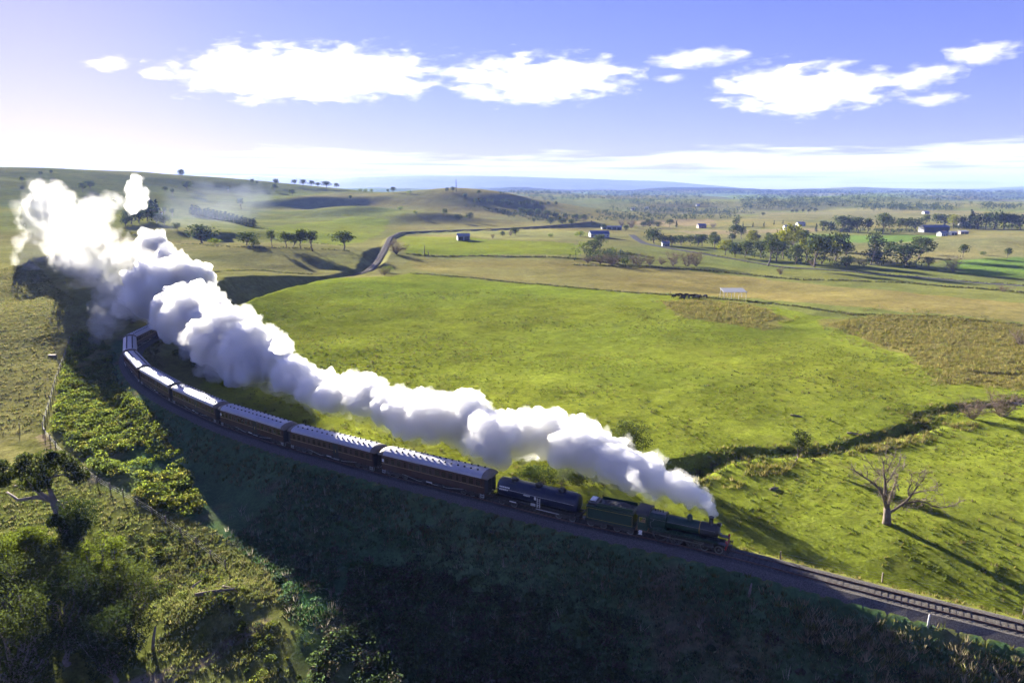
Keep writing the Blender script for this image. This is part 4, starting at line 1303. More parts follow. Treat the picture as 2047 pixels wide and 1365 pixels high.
for i, (px, py, hm, kd, lab) in enumerate([(1085,968,3.2,'dark','dark bushes behind the tank wagon, left clump'),(1120,972,3.4,'gum','dark bushes behind the tank wagon, middle clump'),(1150,968,2.6,'dark','dark bushes behind the tank wagon, right clump'),
      (1205,972,2.6,'gum','brownish bush behind the tender below the plume'),(1060,960,2.4,'dark','low dark bush behind the carriage end by the tank wagon'),(395,735,2.8,'gum','brown-green bush at the inner side of the bend'),
      (420,760,2.4,'gum','rough bush inside the bend, beside the fourth carriage'),(370,715,3.0,'dark','dark bush inside the bend under the plume'),(320,650,3.4,'dark','dark bush beyond the last carriage in the cutting'),(262,648,4.5,'dark','dark scrubby bush at the mouth of the cutting')]):
    hero('bush', px, py, hm, lab, 420+i, 'bush', width=hm*1.7, trunk=.1, clumps=12, nleaf=1100, leaf=.16, kind=kd, clump_r=.26)

# ---- far woods that read as one mass
def woods():
    rg = np.random.default_rng(77); m = MB()
    bands = [([(1000,383),(2047,381),(2047,386),(1000,390)], 260), ([(1480,394),(1560,388),(1800,392),(1800,404),(1640,416),(1480,420)], 190), ([(1180,425),(1300,418),(1480,424),(1480,437),(1190,442)], 170),
             ([(1050,395),(1400,388),(1400,396),(1080,402)], 70), ([(1720,412),(1900,414),(1900,422),(1730,421)], 60), ([(1800,390),(2047,388),(2047,402),(1850,404)], 90), ([(1950,412),(2047,412),(2047,420),(1960,420)], 18),
             ([(1040,418),(1180,436),(1180,446),(1060,432)], 40), ([(930,412),(1060,428),(1150,446),(1040,440)], 45), ([(1210,400),(1400,402),(1460,412),(1250,412)], 40), ([(1400,384),(1900,381),(2047,383),(2047,388),(1400,389)], 160), ([(1300,488),(1400,490),(1560,528),(1700,534),(1860,536),(1850,528),(1600,515),(1420,488)], 40), ([(1640,458),(1830,462),(1830,466),(1640,464)], 30), ([(1160,500),(1240,505),(1240,528),(1160,524)], 22), ([(1900,452),(2047,453),(2047,458),(1900,458)], 24)]
    for poly, n in bands:
        x0, x1 = min(p[0] for p in poly), max(p[0] for p in poly); y0, y1 = min(p[1] for p in poly), max(p[1] for p in poly)
        k = 0; n = int(n*2.3)
        while k < n:
            px, py = rg.uniform(x0, x1), rg.uniform(y0, y1)
            if not in_poly(np.array([px]), np.array([py]), poly)[0]: continue
            k += 1
            g = G(px, py); d = np.hypot(g[0], g[1])
            h_ = rg.uniform(8, 14) if d > 1300 else rg.uniform(2.5, 5); w = h_*rg.uniform(.9, 1.6)
            c = g + np.array([rg.normal()*h_, rg.normal()*h_*(2 if d > 1300 else .5), 0]); c[2] = H(c[0], c[1])[0]
            cs = np.array([c + np.array([rg.normal()*w*.28, rg.normal()*w*.28, h_*rg.uniform(.35, .8)]) for _ in range(4)])
            m.add(*leaves(rg, cs, np.full(4, w*.34), 34, 1.8 if d > 2500 else (1.2 if d > 1300 else .6), .8))
            m.add(*tube([c, c+np.array([0, 0, h_*.5])], [.3, .2], 4, False))
    m.build('woodland', LEAF['dark'], label='distant bluish woods and scattered trees over the far hills', kind='stuff')
woods()
# ------------------------------------------------------------------ grass tussocks, reeds, scrub (uncountable)
def scatter_in(poly_w, n, rg, keep=None):
    poly_w = np.array(poly_w); lo = poly_w[:, :2].min(0); hi = poly_w[:, :2].max(0)
    out = []; tot = 0
    while tot < n:
        p = rg.uniform(lo, hi, (n, 2))
        m = in_poly(p[:, 0], p[:, 1], poly_w)
        if keep is not None: m &= keep(p[:, 0], p[:, 1], rg)
        out.append(p[m]); tot += m.sum()
        if m.sum() == 0: break
    return np.concatenate(out)[:n]
def tufts(rg, xy, hmin, hmax, width, blades, cols, lean=.35, bw=.05):
    """blades of grass as tapering triangles, coloured tuft by tuft"""
    n = len(xy); z = H(xy[:, 0], xy[:, 1])
    hh = rg.uniform(hmin, hmax, n)
    b = blades
    ang = rg.uniform(0, 2*pi, (n, b)); rad = rg.uniform(0, 1, (n, b))*width
    base = np.stack([xy[:, 0, None]+rad*np.cos(ang), xy[:, 1, None]+rad*np.sin(ang), np.repeat(z[:, None], b, 1)-.03], 2)
    d = np.stack([np.cos(ang)*rad/width*lean + rg.normal(size=(n, b))*.15, np.sin(ang)*rad/width*lean + rg.normal(size=(n, b))*.15, np.ones((n, b))], 2)
    tip = base + d*(hh[:, None]*rg.uniform(.6, 1.1, (n, b)))[:, :, None]
    w = np.stack([-np.sin(ang+1.2), np.cos(ang+1.2), 0*ang], 2)*(bw*hh[:, None]/hh.mean())[:, :, None]
    V = np.stack([base-w, base+w, tip], 2).reshape(-1, 3)
    Fq = np.arange(n*b*3).reshape(-1, 3)
    cols = np.array(cols); c = cols[rg.integers(0, len(cols), n)]*rg.uniform(.7, 1.3, (n, 1))
    return V, Fq, np.repeat(c, b*3, 0)
M_TUFT = leaf_material('grass_blades', (.1,.12,.02), .5, attr=True)
rg = np.random.default_rng(31)
CLW = np.array(CLEARING)
def not_clearing(xy):
    return xy[~in_poly(xy[:, 0], xy[:, 1], CLW)]
def far_from_track(x, y, rg_):
    d, _ = near_line(x, y, TR)
    return np.abs(d) > 5.0
# pasture tussocks over the green field
field = Gs([(500,625),(700,560),(1000,580),(1500,640),(1800,690),(1890,770),(2047,830),(2200,1100),(2200,1290),(1470,1100),(1000,985),(560,872),(430,760)])
xy = scatter_in(field, 24000, rg, lambda x, y, r: far_from_track(x, y, r) & (fbm(x/11, y/11, 131, 3) + r.uniform(-.5, .5, len(x)) > .12))
m = MB(); V, Fq, C = tufts(rg, xy, .12, .32, .22, 6, [(.09,.115,.014),(.10,.12,.02),(.065,.09,.014),(.14,.125,.03)], bw=.06); m.add(V, Fq, 0, C)
xy = scatter_in(field, 1500, rg, lambda x, y, r: far_from_track(x, y, r) & (fbm(x/25, y/25, 135, 3) + r.uniform(-.3, .3, len(x)) > .2))
V, Fq, C = tufts(rg, xy, .3, .6, .35, 10, [(.05,.065,.014),(.09,.08,.03),(.06,.08,.02)], bw=.06); m.add(V, Fq, 0, C)
m.build('pasture_grass', M_TUFT, kind='stuff', label='short tussocky green grass over the sunlit field')
# reeds and rushes
m = MB()
for poly, n in (([(1650,648),(1760,628),(1900,632),(2100,655),(2100,790),(1870,762),(1810,705)], 6500), ([(1320,602),(1400,598),(1490,606),(1560,632),(1500,656),(1350,626)], 1800),
                ([(1490,930),(1600,925),(1560,950),(1480,955)], 60), ([(1700,900),(1830,870),(1880,880),(1760,905)], 120), ([(1880,850),(1960,845),(1940,865)], 40),([(1340,955),(1500,960),(1480,975),(1380,975)],45)):
    xy = scatter_in(Gs(poly), n, rg)
    V, Fq, C = tufts(rg, xy, .45, .95, .42, 9, [(.15,.125,.035),(.13,.12,.03),(.11,.115,.025),(.18,.15,.055)], .8, .06); m.add(V, Fq, 0, C)
i = rg.integers(8, len(CREEK), 1500); xy = CREEK[i, :2] + rg.normal(size=(1500, 2))*1.9
V, Fq, C = tufts(rg, xy, .3, .8, .35, 8, [(.06,.075,.02),(.10,.09,.03),(.045,.06,.02),(.13,.115,.04)], .7, .07); m.add(V, Fq, 0, C)
for poly, n in (([(1600,650),(1760,610),(2047,640),(2150,800),(1850,790),(1780,720)], 1500), ([(1290,604),(1400,592),(1520,604),(1600,635),(1500,668),(1330,632)], 700)):
    xy = scatter_in(Gs(poly), n, rg, lambda x, y, r: fbm(x/8, y/8, 191, 3) > .05)
    V, Fq, C = tufts(rg, xy, .3, .75, .4, 8, [(.12,.11,.03),(.10,.115,.025),(.15,.13,.045)], .8, .06); m.add(V, Fq, 0, C)
m.build('reeds', M_TUFT, kind='stuff', label='brown tufted reeds and rushes on the damp ground at right')
# rank grass on both sides of the line and down the camera-side bank
def along(n, d0, d1, i0, i1, rg_):
    i = rg_.integers(i0, i1, n); off = SIDE*rg_.uniform(d0, d1, n)
    t = np.gradient(TR[:, :2], axis=0)[i]; t /= np.linalg.norm(t, axis=1)[:, None]
    return TR[i, :2] + np.stack([-t[:, 1]*off, t[:, 0]*off], 1) + rg_.normal(size=(n, 2))*.4
I0 = int(np.argmin(np.hypot(*(TR[:, :2]-P(2047,1254)[:2]).T))); I1 = int(np.argmin(np.hypot(*(TR[:, :2]-P(288,681)[:2]).T)))
m = MB()
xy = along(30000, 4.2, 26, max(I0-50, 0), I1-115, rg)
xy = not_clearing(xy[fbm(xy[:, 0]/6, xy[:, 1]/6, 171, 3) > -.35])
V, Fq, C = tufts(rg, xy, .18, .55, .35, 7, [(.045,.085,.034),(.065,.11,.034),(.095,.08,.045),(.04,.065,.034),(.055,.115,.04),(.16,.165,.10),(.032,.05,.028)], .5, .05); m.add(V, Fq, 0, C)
xy = along(2600, 3.6, 8.5, max(I0-50, 0), I1-30, rg)
V, Fq, C = tufts(rg, xy, .3, .8, .3, 7, [(.09,.09,.03),(.14,.12,.06),(.06,.075,.02)], .5, .05); m.add(V, Fq, 0, C)
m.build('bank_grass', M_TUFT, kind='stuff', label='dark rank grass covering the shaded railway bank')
# tall bleached seed heads
m = MB()
keep = lambda x, y: fbm(x/5, y/5, 141, 3) > .05
If = int(np.argmin(np.hypot(*(TR[:, :2]-P(1500,1115)[:2]).T)))
xy = along(2600, 4.6, 11.0, max(I0-50, 0), If, rg); xy = xy[keep(xy[:, 0], xy[:, 1])]
V, Fq, C = tufts(rg, xy, .6, 1.15, .35, 9, [(.26,.22,.13),(.30,.26,.16),(.13,.14,.04)], .6, .05); m.add(V, Fq, 0, C)
xy = not_clearing(along(300, 5, 26, I0, I1-110, rg))
V, Fq, C = tufts(rg, xy, .9, 1.6, .25, 6, [(.26,.23,.18),(.2,.18,.14)], .5, .04); m.add(V, Fq, 0, C)
m.build('dry_grass', M_TUFT, kind='stuff', label='tall bleached dry grass along the top of the near bank')
m = MB()
xy = along(2200, -6.5, -3.2, max(I0-50, 0), I1, rg)
V, Fq, C = tufts(rg, xy, .25, .6, .3, 7, [(.12,.12,.03),(.16,.13,.05),(.08,.09,.02)], .5, .05); m.add(V, Fq, 0, C)
m.build('trackside_grass', M_TUFT, kind='stuff', label='rough grass strip along the field side of the ballast')
# bright leafy scrub on the left bank
def clumps(rg_, xy, rmin, rmax, n, size, cols, flat=.7):
    z = H(xy[:, 0], xy[:, 1]); r = rg_.uniform(rmin, rmax, len(xy))
    m = MB(); cols = np.array(cols)
    c0 = np.stack([xy[:, 0], xy[:, 1], z + r*.25], 1)
    k = len(xy); d = rg_.normal(size=(k, n, 3)); d /= np.linalg.norm(d, axis=2)[:, :, None]; d[:, :, 2] = np.abs(d[:, :, 2])
    p = c0[:, None] + d*(r[:, None]*rg_.uniform(.5, 1, (k, n))**.5)[:, :, None]*np.array([1, 1, flat])
    a = rg_.normal(size=(k, n, 3)); a /= np.linalg.norm(a, axis=2)[:, :, None]
    b = np.cross(a, d + .3*rg_.normal(size=(k, n, 3))); b /= np.linalg.norm(b, axis=2)[:, :, None]
    s = size*rg_.uniform(.6, 1.3, (k, n, 1))
    V = np.stack([p-a*s, p+b*s*.6, p+a*s, p-b*s*.6], 2).reshape(-1, 3)
    c = cols[rg_.integers(0, len(cols), k)]*rg_.uniform(.75, 1.25, (k, 1))
    return V, np.arange(k*n*4).reshape(-1, 4), np.repeat(c, n*4, 0)
scrub = Gs([(150,655),(205,690),(245,720),(262,775),(330,860),(380,930),(400,1035),(300,1010),(200,945),(110,865),(125,760)])
xy = scatter_in(scrub, 1700, rg, lambda x, y, r: (np.abs(near_line(x, y, TR)[0]) > 4.5) & (fbm(x/9, y/9, 151, 3) + r.uniform(-.4, .4, len(x)) > -.15))
m = MB(); V, Fq, C = clumps(rg, xy, .5, 1.5, 70, .18, [(.12,.155,.022),(.14,.17,.024),(.08,.11,.025),(.10,.13,.025),(.15,.15,.03)]); m.add(V, Fq, 0, C)
M_SCRUB = leaf_material('scrub_leaves', (.08,.1,.02), .6, attr=True)
m.build('scrub', M_SCRUB, kind='stuff', label='bright green bramble scrub between the fence and the line at left')
# darker undergrowth of the shaded gully
m = MB()
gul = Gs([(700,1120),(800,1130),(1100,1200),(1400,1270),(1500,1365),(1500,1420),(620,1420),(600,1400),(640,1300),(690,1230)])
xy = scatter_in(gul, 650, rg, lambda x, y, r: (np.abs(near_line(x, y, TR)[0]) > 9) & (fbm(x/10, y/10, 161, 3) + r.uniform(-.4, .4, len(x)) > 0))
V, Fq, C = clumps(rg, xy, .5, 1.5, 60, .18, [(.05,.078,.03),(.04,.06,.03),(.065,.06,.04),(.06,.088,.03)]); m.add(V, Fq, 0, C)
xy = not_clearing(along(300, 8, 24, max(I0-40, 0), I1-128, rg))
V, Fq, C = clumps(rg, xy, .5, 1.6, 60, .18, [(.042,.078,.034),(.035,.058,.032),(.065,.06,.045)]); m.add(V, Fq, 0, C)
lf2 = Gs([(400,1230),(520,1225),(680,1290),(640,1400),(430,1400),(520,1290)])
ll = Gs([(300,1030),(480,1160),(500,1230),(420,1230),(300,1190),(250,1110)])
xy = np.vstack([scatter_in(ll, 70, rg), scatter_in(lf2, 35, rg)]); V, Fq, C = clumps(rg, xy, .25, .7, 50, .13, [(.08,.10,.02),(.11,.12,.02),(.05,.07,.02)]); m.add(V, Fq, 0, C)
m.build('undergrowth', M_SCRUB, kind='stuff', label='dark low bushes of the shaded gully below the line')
# rough grass on the left slopes
m = MB()
lf = Gs([(-150,600),(60,520),(150,600),(120,700),(80,860),(-150,900)])
xy = scatter_in(lf, 7000, rg); V, Fq, C = tufts(rg, xy, .2, .5, .35, 6, [(.12,.11,.04),(.09,.10,.03),(.15,.13,.05)], .5, .08); m.add(V, Fq, 0, C)
lf = Gs([(-100,930),(180,962),(480,1150),(480,1230),(200,1250),(-100,1200)])
xy = scatter_in(lf, 3500, rg); V, Fq, C = tufts(rg, xy, .15, .45, .3, 6, [(.12,.13,.03),(.09,.11,.03),(.14,.13,.05)], .5, .06); m.add(V, Fq, 0, C)
lf = Gs([(300,1010),(430,1060),(540,1150),(600,1290),(560,1400),(230,1400),(330,1250)])
xy = scatter_in(lf, 4200, rg, lambda x, y, r: fbm(x/5, y/5, 195, 3) + r.uniform(-.4, .4, len(x)) > -.05); V, Fq, C = tufts(rg, xy, .15, .5, .3, 7, [(.10,.115,.035),(.12,.13,.035),(.14,.13,.05),(.08,.095,.03)], .5, .05); m.add(V, Fq, 0, C)
m.build('slope_grass', M_TUFT, kind='stuff', label='rough olive grass on the left hillside and lower left clearing')
# rank lines of growth along far fence lines
m = MB()
for line, n, hh in (([(830,547),(1000,562),(1340,590),(1500,603),(1700,628),(1860,632),(2047,650)], 1500, .55), ([(812,508),(960,512),(1160,518),(1240,530),(1400,540)], 700, 1.3), ([(1140,530),(1380,538),(1480,548),(1600,560),(1800,565),(2047,585)], 700, 1.2),
                 ([(250,460),(420,492),(520,496),(700,502)], 300, 1.0), ([(500,450),(600,475),(690,492)], 150, .9), ([(1400,505),(1560,535),(1760,548),(2047,570)], 300, .9), ([(330,560),(400,548),(520,540),(620,548)], 400, .6)):
    w = resample(np.array(Gs(line)), .5)
    i = rg.integers(0, len(w), n); xy = w[i, :2] + rg.normal(size=(n, 2))*np.array([.8, .8])
    V, Fq, C = tufts(rg, xy, hh*.5, hh*1.3, .5, 7, [(.05,.06,.02),(.07,.075,.025),(.09,.08,.04)], .6, .15); m.add(V, Fq, 0, C)
m.build('fence_line_growth', M_TUFT, kind='stuff', label='dark lines of long grass along the paddock fences')
# ------------------------------------------------------------------ roads, fences, buildings, cattle
M_ASPH = material('pale_asphalt', (.075,.075,.08), 1.0, var=.2, scale=.5, spec=0)
def ribbon(name, line, width, mat, lift, label=None, **kw):
    w = smooth_line(resample(np.array(Gs(line)), 4.0), 4)
    a = offset_line(w, width/2); b = offset_line(w, -width/2)
    for q in (a, b): q[:, 2] = np.maximum(H(q[:, 0], q[:, 1]), H(w[:, 0], w[:, 1])) + lift
    n = len(w); i = np.arange(n-1)
    lo = lambda q: q - np.array([0, 0, lift+.5])
    V = np.vstack([a, b, lo(a), lo(b)])
    m = MB(); m.add(V, np.vstack([np.stack([i, i+1, n+i+1, n+i], 1), np.stack([i, 2*n+i, 2*n+i+1, i+1], 1), np.stack([n+i, n+i+1, 3*n+i+1, 3*n+i], 1)]))
    return m.build(name, mat, kind='structure')
ribbon('road', [(1405,508),(1480,520),(1560,534),(1660,540),(1760,549),(1850,556),(2047,572),(2150,580)], 5.5, M_ASPH, .2)
ribbon('road', [(1262,470),(1272,478),(1290,488),(1340,497),(1405,508)], 6.5, M_ASPH, .2)
M_TRK = material('dirt_track', (.24,.19,.13), .95, var=.3, scale=.6)
M_POST = material('weathered_post', (.15,.12,.10), .9, var=.3)
M_WIRE = material('fence_wire', (.25,.25,.25), .5, metal=.7)
POST = mbox(((0,0,.55),(.14,.14,1.3))).mesh('post', M_POST)
def fence(line, step, label, wires=(.35,.7,1.05)):
    w = resample(np.array(Gs(line)), step); w[:, 2] = H(w[:, 0], w[:, 1])
    root = ob('fence', None, None, w[0], None, None, label, 'fence', 'wire fences')
    for p in w:
        o = ob('post', POST, root, p - w[0], random.uniform(0, 1.5)); o.rotation_euler[0] = random.uniform(-.06, .06); o.scale = (1, 1, random.uniform(.85, 1.15))
    for hgt in wires:
        MB().add(*tube(w - w[0] + np.array([0, 0, hgt]), .012, 3, False)).build('wire', M_WIRE, root)
fence([(140,680),(112,760),(84,862),(120,905),(190,962),(300,1025),(400,1095),(470,1150)], 4.2, 'post and wire fence running down beside the pale track at left')
fence([(-60,866),(42,858)], 4, 'short run of fence at the left edge of the picture')
fence([(1560,1122),(1700,1150),(1900,1195),(2047,1228)], 14, 'sparse post fence on the field side of the rails at right')
fence([(840,548),(1000,562),(1340,589),(1490,603)], 7, 'wire fence between the green field and the tan strip')
# pale pole and stump beside the line
def pole(px, py, hm, r, mat, name, label, cat, lean=0):
    g = G(px, py)
    m = MB(); m.add(*tube([(0,0,-.3),(lean*.5,0,hm*.55),(lean,0,hm)], [r*1.2, r, r*.7], 8))
    m.build(name, mat, None, True, tuple(g), label=label, cat=cat)
pole(1855,1252,1.3,.10,M_GREY,'marker_post','grey marker post on the bank below the rails at right','post')
pole(1497,1190,1.5,.13,M_BARKP,'dead_stump','pale dead stump on the shaded bank below the locomotive','stump',.2)
pole(304,1300,3.0,.16,M_BARKP,'dead_stump','bent white dead stump in the shaded hollow at lower left','stump',.7)
pole(848,512,7,.28,M_DEADW,'dead_tree','bare grey trunk at the foot of the bright green paddock, left one','dead tree',.3)
pole(857,512,4,.24,M_DEADW,'dead_tree','bare grey trunk at the foot of the bright green paddock, right one','dead tree',-.4)
def log(px, py, lm, r, yaw, label):
    g = G(px, py); m = MB()
    m.add(*tube([(-lm/2,0,r*.7),(-lm*.1,.1,r*.9),(lm/2,-.05,r*.8)], [r, r*.9, r*.55], 8))
    m.add(*tube([(lm*.1,0,r),(lm*.25,.4,r*2.6),(lm*.3,.7,r*3.4)], [r*.4, r*.25, r*.1], 5))
    o = m.build('fallen_log', M_DEADW, None, True, tuple(g), label=label, cat='log', group='fallen logs'); o.rotation_euler = (0, 0, yaw)
for a in [(430,1185,4.5,.22,.3,'long grey fallen log among branches on the shadow edge, lower left'),(400,1165,3,.16,1.2,'shorter fallen log lying behind the long one, lower left'),(460,1178,2.6,.14,-.5,'forked dead branch at the right end of the long fallen log'),
          (1592,832,2.2,.16,-.5,'dark log lying in the field above the leaning creek tree'),(1708,868,2.4,.18,-.4,'dark log lying in the field right of the leaning creek tree'),(1548,978,1.4,.2,.4,'small dark log on the knoll by the creek'),(215,1090,2.2,.16,.2,'weathered log on the grass right of the tall gum')]:
    log(*a)
# culvert / trough
g = G(105, 712); o = mbox(((0,0,.2),(1.9,.8,.4)), ((0,0,.41),(2.0,.9,.05))).build('water_trough', M_TRK, None, loc=tuple(g), label='pale concrete water trough in the left paddock', cat='trough')
g = G(1930, 745); 
# small water reaches
M_WATER = material('still_water', (.03,.04,.05), .06, spec=.6)
def pond(px, py, rx, ry, z=None, name='pond'):
    g = G(px, py); n = 28; rg_ = np.random.default_rng(int(px))
    rad = 1 + .15*np.sin(np.arange(n)*2*pi/n*3+1) + rg_.normal(size=n)*.04
    zz = g[2]+.12 if z is None else z
    V = [(g[0]+rx*rad[k]*cos(2*pi*k/n), g[1]+ry*rad[k]*sin(2*pi*k/n), zz) for k in range(n)]
    MB().add(V, [tuple(range(n))]).build(name, M_WATER, kind='structure')
pond(2046, 806, 2.6, 2.6)
# ---- cattle: one continuous body each
M_COW = material('black_cattle_hide', (.014,.012,.011), 1.0, var=.3, scale=2, spec=.02)
def cow_mesh(seed, graze):
    rg_ = np.random.default_rng(seed)
    hd = (1.35,0,.55) if graze else (1.45,0,1.45)
    nk = (1.05,0,.95) if graze else (1.10,0,1.38)
    V = [(-.85,0,1.12),(-.35,0,1.08),(.30,0,1.08),(.80,0,1.16),nk,hd,(hd[0]+.28,0,hd[2]-.16),
         (-.80,.24,.75),(-.88,.25,.45),(-.80,.24,.03),(-.80,-.24,.75),(-.70,-.25,.45),(-.78,-.24,.03),
         (.72,.22,.75),(.76,.22,.42),(.72,.22,.03),(.72,-.22,.75),(.64,-.22,.42),(.70,-.22,.03),(-1.12,0,1.10),(-1.16,0,.55)]
    E = [(0,1),(1,2),(2,3),(3,4),(4,5),(5,6),(0,7),(7,8),(8,9),(0,10),(10,11),(11,12),(3,13),(13,14),(14,15),(3,16),(16,17),(17,18),(0,19),(19,20)]
    R = [.34,.40,.42,.36,.20,.16,.10,.19,.10,.07,.19,.10,.07,.16,.09,.07,.16,.09,.07,.06,.03]
    me = bpy.data.meshes.new('cow_raw'); me.from_pydata(V, E, [])
    o = bpy.data.objects.new('cow_raw', me); col.objects.link(o)
    o.modifiers.new('k', 'SKIN'); ss = o.modifiers.new('s', 'SUBSURF'); ss.levels = 1
    for v, r in zip(me.skin_vertices[0].data, R): v.radius = (r, r)
    me.skin_vertices[0].data[1].use_root = True
    dg = bpy.context.evaluated_depsgraph_get()
    res = bpy.data.meshes.new_from_object(o.evaluated_get(dg)); res.name = 'cow'
    bpy.data.objects.remove(o); bpy.data.meshes.remove(me)
    res.materials.clear(); res.materials.append(M_COW)
    res.polygons.foreach_set('use_smooth', np.ones(len(res.polygons), bool))
    return res
COWS = [cow_mesh(1, True), cow_mesh(2, False), cow_mesh(3, True)]
EARS = mbox(((0,.22,0),(.08,.18,.05)), ((0,-.22,0),(.08,.18,.05))).mesh('ears', M_COW)
spots = [(1346,596),(1354,594),(1360,593),(1366,596),(1372,594),(1377,597),(1382,595),(1387,598),(1391,595),(1395,598),(1400,596),(1364,600),(1410,596)]
for n, (px, py) in enumerate(sorted(spots)):
    g = G(px, py); c = ob('cow', COWS[n % 3], None, tuple(g), random.uniform(0, 6.28), random.uniform(1.0, 1.15),
              f'black cow, {ORD[n]} from the left in the small herd near the open shelter', 'cow', 'black cattle herd')
    ob('ears', EARS, c, (1.3, 0, .72) if n % 3 != 1 else (1.38, 0, 1.58))
# ---- buildings
M_WALLW = material('white_weatherboard', (.42,.42,.41), .9, var=.15, spec=.1)
M_WALLB = material('brick_wall', (.30,.17,.12), .85, var=.2)
M_IRON = material('grey_iron_roof', (.26,.27,.30), .7, metal=0.0, spec=.2, var=.12)
M_BLUEROOF = material('blue_iron_roof', (.06,.085,.20), .5, var=.12)
M_NAVYSHED = material('dark_blue_shed', (.025,.030,.065), .55, var=.15)
M_REDROOF = material('red_tile_roof', (.28,.10,.07), .8, var=.2)
M_DOOR = material('dark_opening', (.03,.03,.035), .6)
def building(px, py, w, dp, hw, hr, wall, roof, label, yaw=0., cat='house', name='house', nwin=3, skillion=False):
    g = G(px, py)
    root = ob(name, None, None, (g[0], g[1], g[2]-.2), yaw, None, label, cat)
    m = MB(); m.add(*box((0,0,hw/2), (w,dp,hw)))
    if not skillion:
        for s in (-1, 1):
            m.add([(s*w/2,-dp/2,hw),(s*w/2,dp/2,hw),(s*w/2,0,hw+hr*.92)], [(0,1,2)])
    m.build('wall', wall, root)
    ov = .45; m = MB()
    if skillion:
        m.add([(-w/2-ov,-dp/2-ov,hw+.02),(w/2+ov,-dp/2-ov,hw+.02),(w/2+ov,dp/2+ov,hw+hr),(-w/2-ov,dp/2+ov,hw+hr),(-w/2-ov,-dp/2-ov,hw+.2),(w/2+ov,-dp/2-ov,hw+.2),(w/2+ov,dp/2+ov,hw+hr+.18),(-w/2-ov,dp/2+ov,hw+hr+.18)],
              [(0,1,2,3),(7,6,5,4),(0,4,5,1),(1,5,6,2),(2,6,7,3),(3,7,4,0)])
    else:
        e = dp/2+ov; x = w/2+ov
        for s in (-1, 1):
            m.add([(-x,s*e,hw-.15),(x,s*e,hw-.15),(x,0,hw+hr),(-x,0,hw+hr),(-x,s*e,hw+.02),(x,s*e,hw+.02),(x,0,hw+hr+.17),(-x,0,hw+hr+.17)],
                  [(0,1,2,3),(7,6,5,4),(0,4,5,1),(1,5,6,2),(2,6,7,3),(3,7,4,0)])
    r = m.build('roof', roof, root)
    for k in range(nwin):
        xx = -w/2 + w*(k+.5)/nwin
        if k == nwin//2 and cat == 'house':
            mbox(((xx,-dp/2-.02,1.05),(1.0,.06,2.1))).build('door', M_DOOR, root)
        else:
            big = cat != 'house'
            o = mbox(((xx,-dp/2-.02,1.6 if not big else hw*.45),(1.3 if not big else w/nwin*.8,.06,1.2 if not big else hw*.85))).build('window' if not big else 'shed_bay', M_DOOR, root)
            if not big: mbox(((xx,-dp/2-.06,.96),(1.5,.1,.08))).build('sill', M_WHITE, o)
    if cat == 'house': mbox(((w*.2,0,hw+hr*.9),(.8,.8,1.6))).build('chimney', M_WALLB, r)
    return root
building(1866,464,27,12,6.0,1.6,M_NAVYSHED,M_BLUEROOF,'long dark blue farm shed among the trees on the right rise',.05,'shed','farm_shed',5)
building(1883,472,7,6,3.0,1.8,M_WALLW,M_IRON,'small white house in front of the long dark blue shed',.2)
building(1905,470,6,5,2.6,1.0,M_WALLW,M_IRON,'low white outbuilding right of the long dark blue shed',-.1,'shed','outbuilding',2,True)
building(1925,468,8,5,2.6,1.0,M_WALLB,M_IRON,'low brown outbuilding at the right end of the farmyard',0,'shed','outbuilding',2,True)
building(1848,462,5,5,3.0,1.0,M_WALLW,M_IRON,'pale lean-to at the left end of the dark blue shed',0,'shed','outbuilding',1,True)
building(1197,474,18,11,3.6,2.6,M_WALLW,M_BLUEROOF,'blue roofed farmhouse beside the creek in the middle distance',.1,nwin=5)
building(1222,459,24,9,3.4,1.2,M_WALLW,M_IRON,'long white roofed shed behind the blue roofed farmhouse',0,'shed','farm_shed',4)
building(926,480,10,8,3.6,2.2,M_IRON,M_IRON,'small grey hay shed standing on the bright green paddock',.2,'shed','farm_shed',2)
building(1577,459,12,8,3.4,2.0,M_WALLW,M_IRON,'white house with a verandah among the pale fields',.0,nwin=5)
building(1402,456,10,8,3.4,2.2,M_WALLB,M_BLUEROOF,'dark blue roofed house beyond the pink stubble field',.1)
building(306,430,11,9,3.4,2.4,M_WALLB,M_REDROOF,'red roofed farmhouse among dark trees behind the steam',.2)
building(318,431,7,6,3.0,1.8,M_WALLW,M_REDROOF,'smaller red roofed outhouse beside the farmhouse behind the steam',.2)
building(1330,492,6,5,2.8,1.6,M_WALLW,M_IRON,'tiny white house below the dark trees by the bend of the road',.0)
for n, (px, py) in enumerate([(1600,452),(1265,420),(1292,418),(1395,412),(1850,428),(1926,452)]):
    building(px, py, 9, 7, 3.2, 2, M_WALLW, M_IRON, f'{ORD[n]} of the tiny far white farmhouses, counted along the list of hills'.replace(', counted along the list of hills', [' by the row of small conifers',' in the hazy valley, left one',' in the hazy valley, second one',' in the hazy valley, right one',' on the tan hill above the shed',' behind the farm belt trees'][n]), .1)
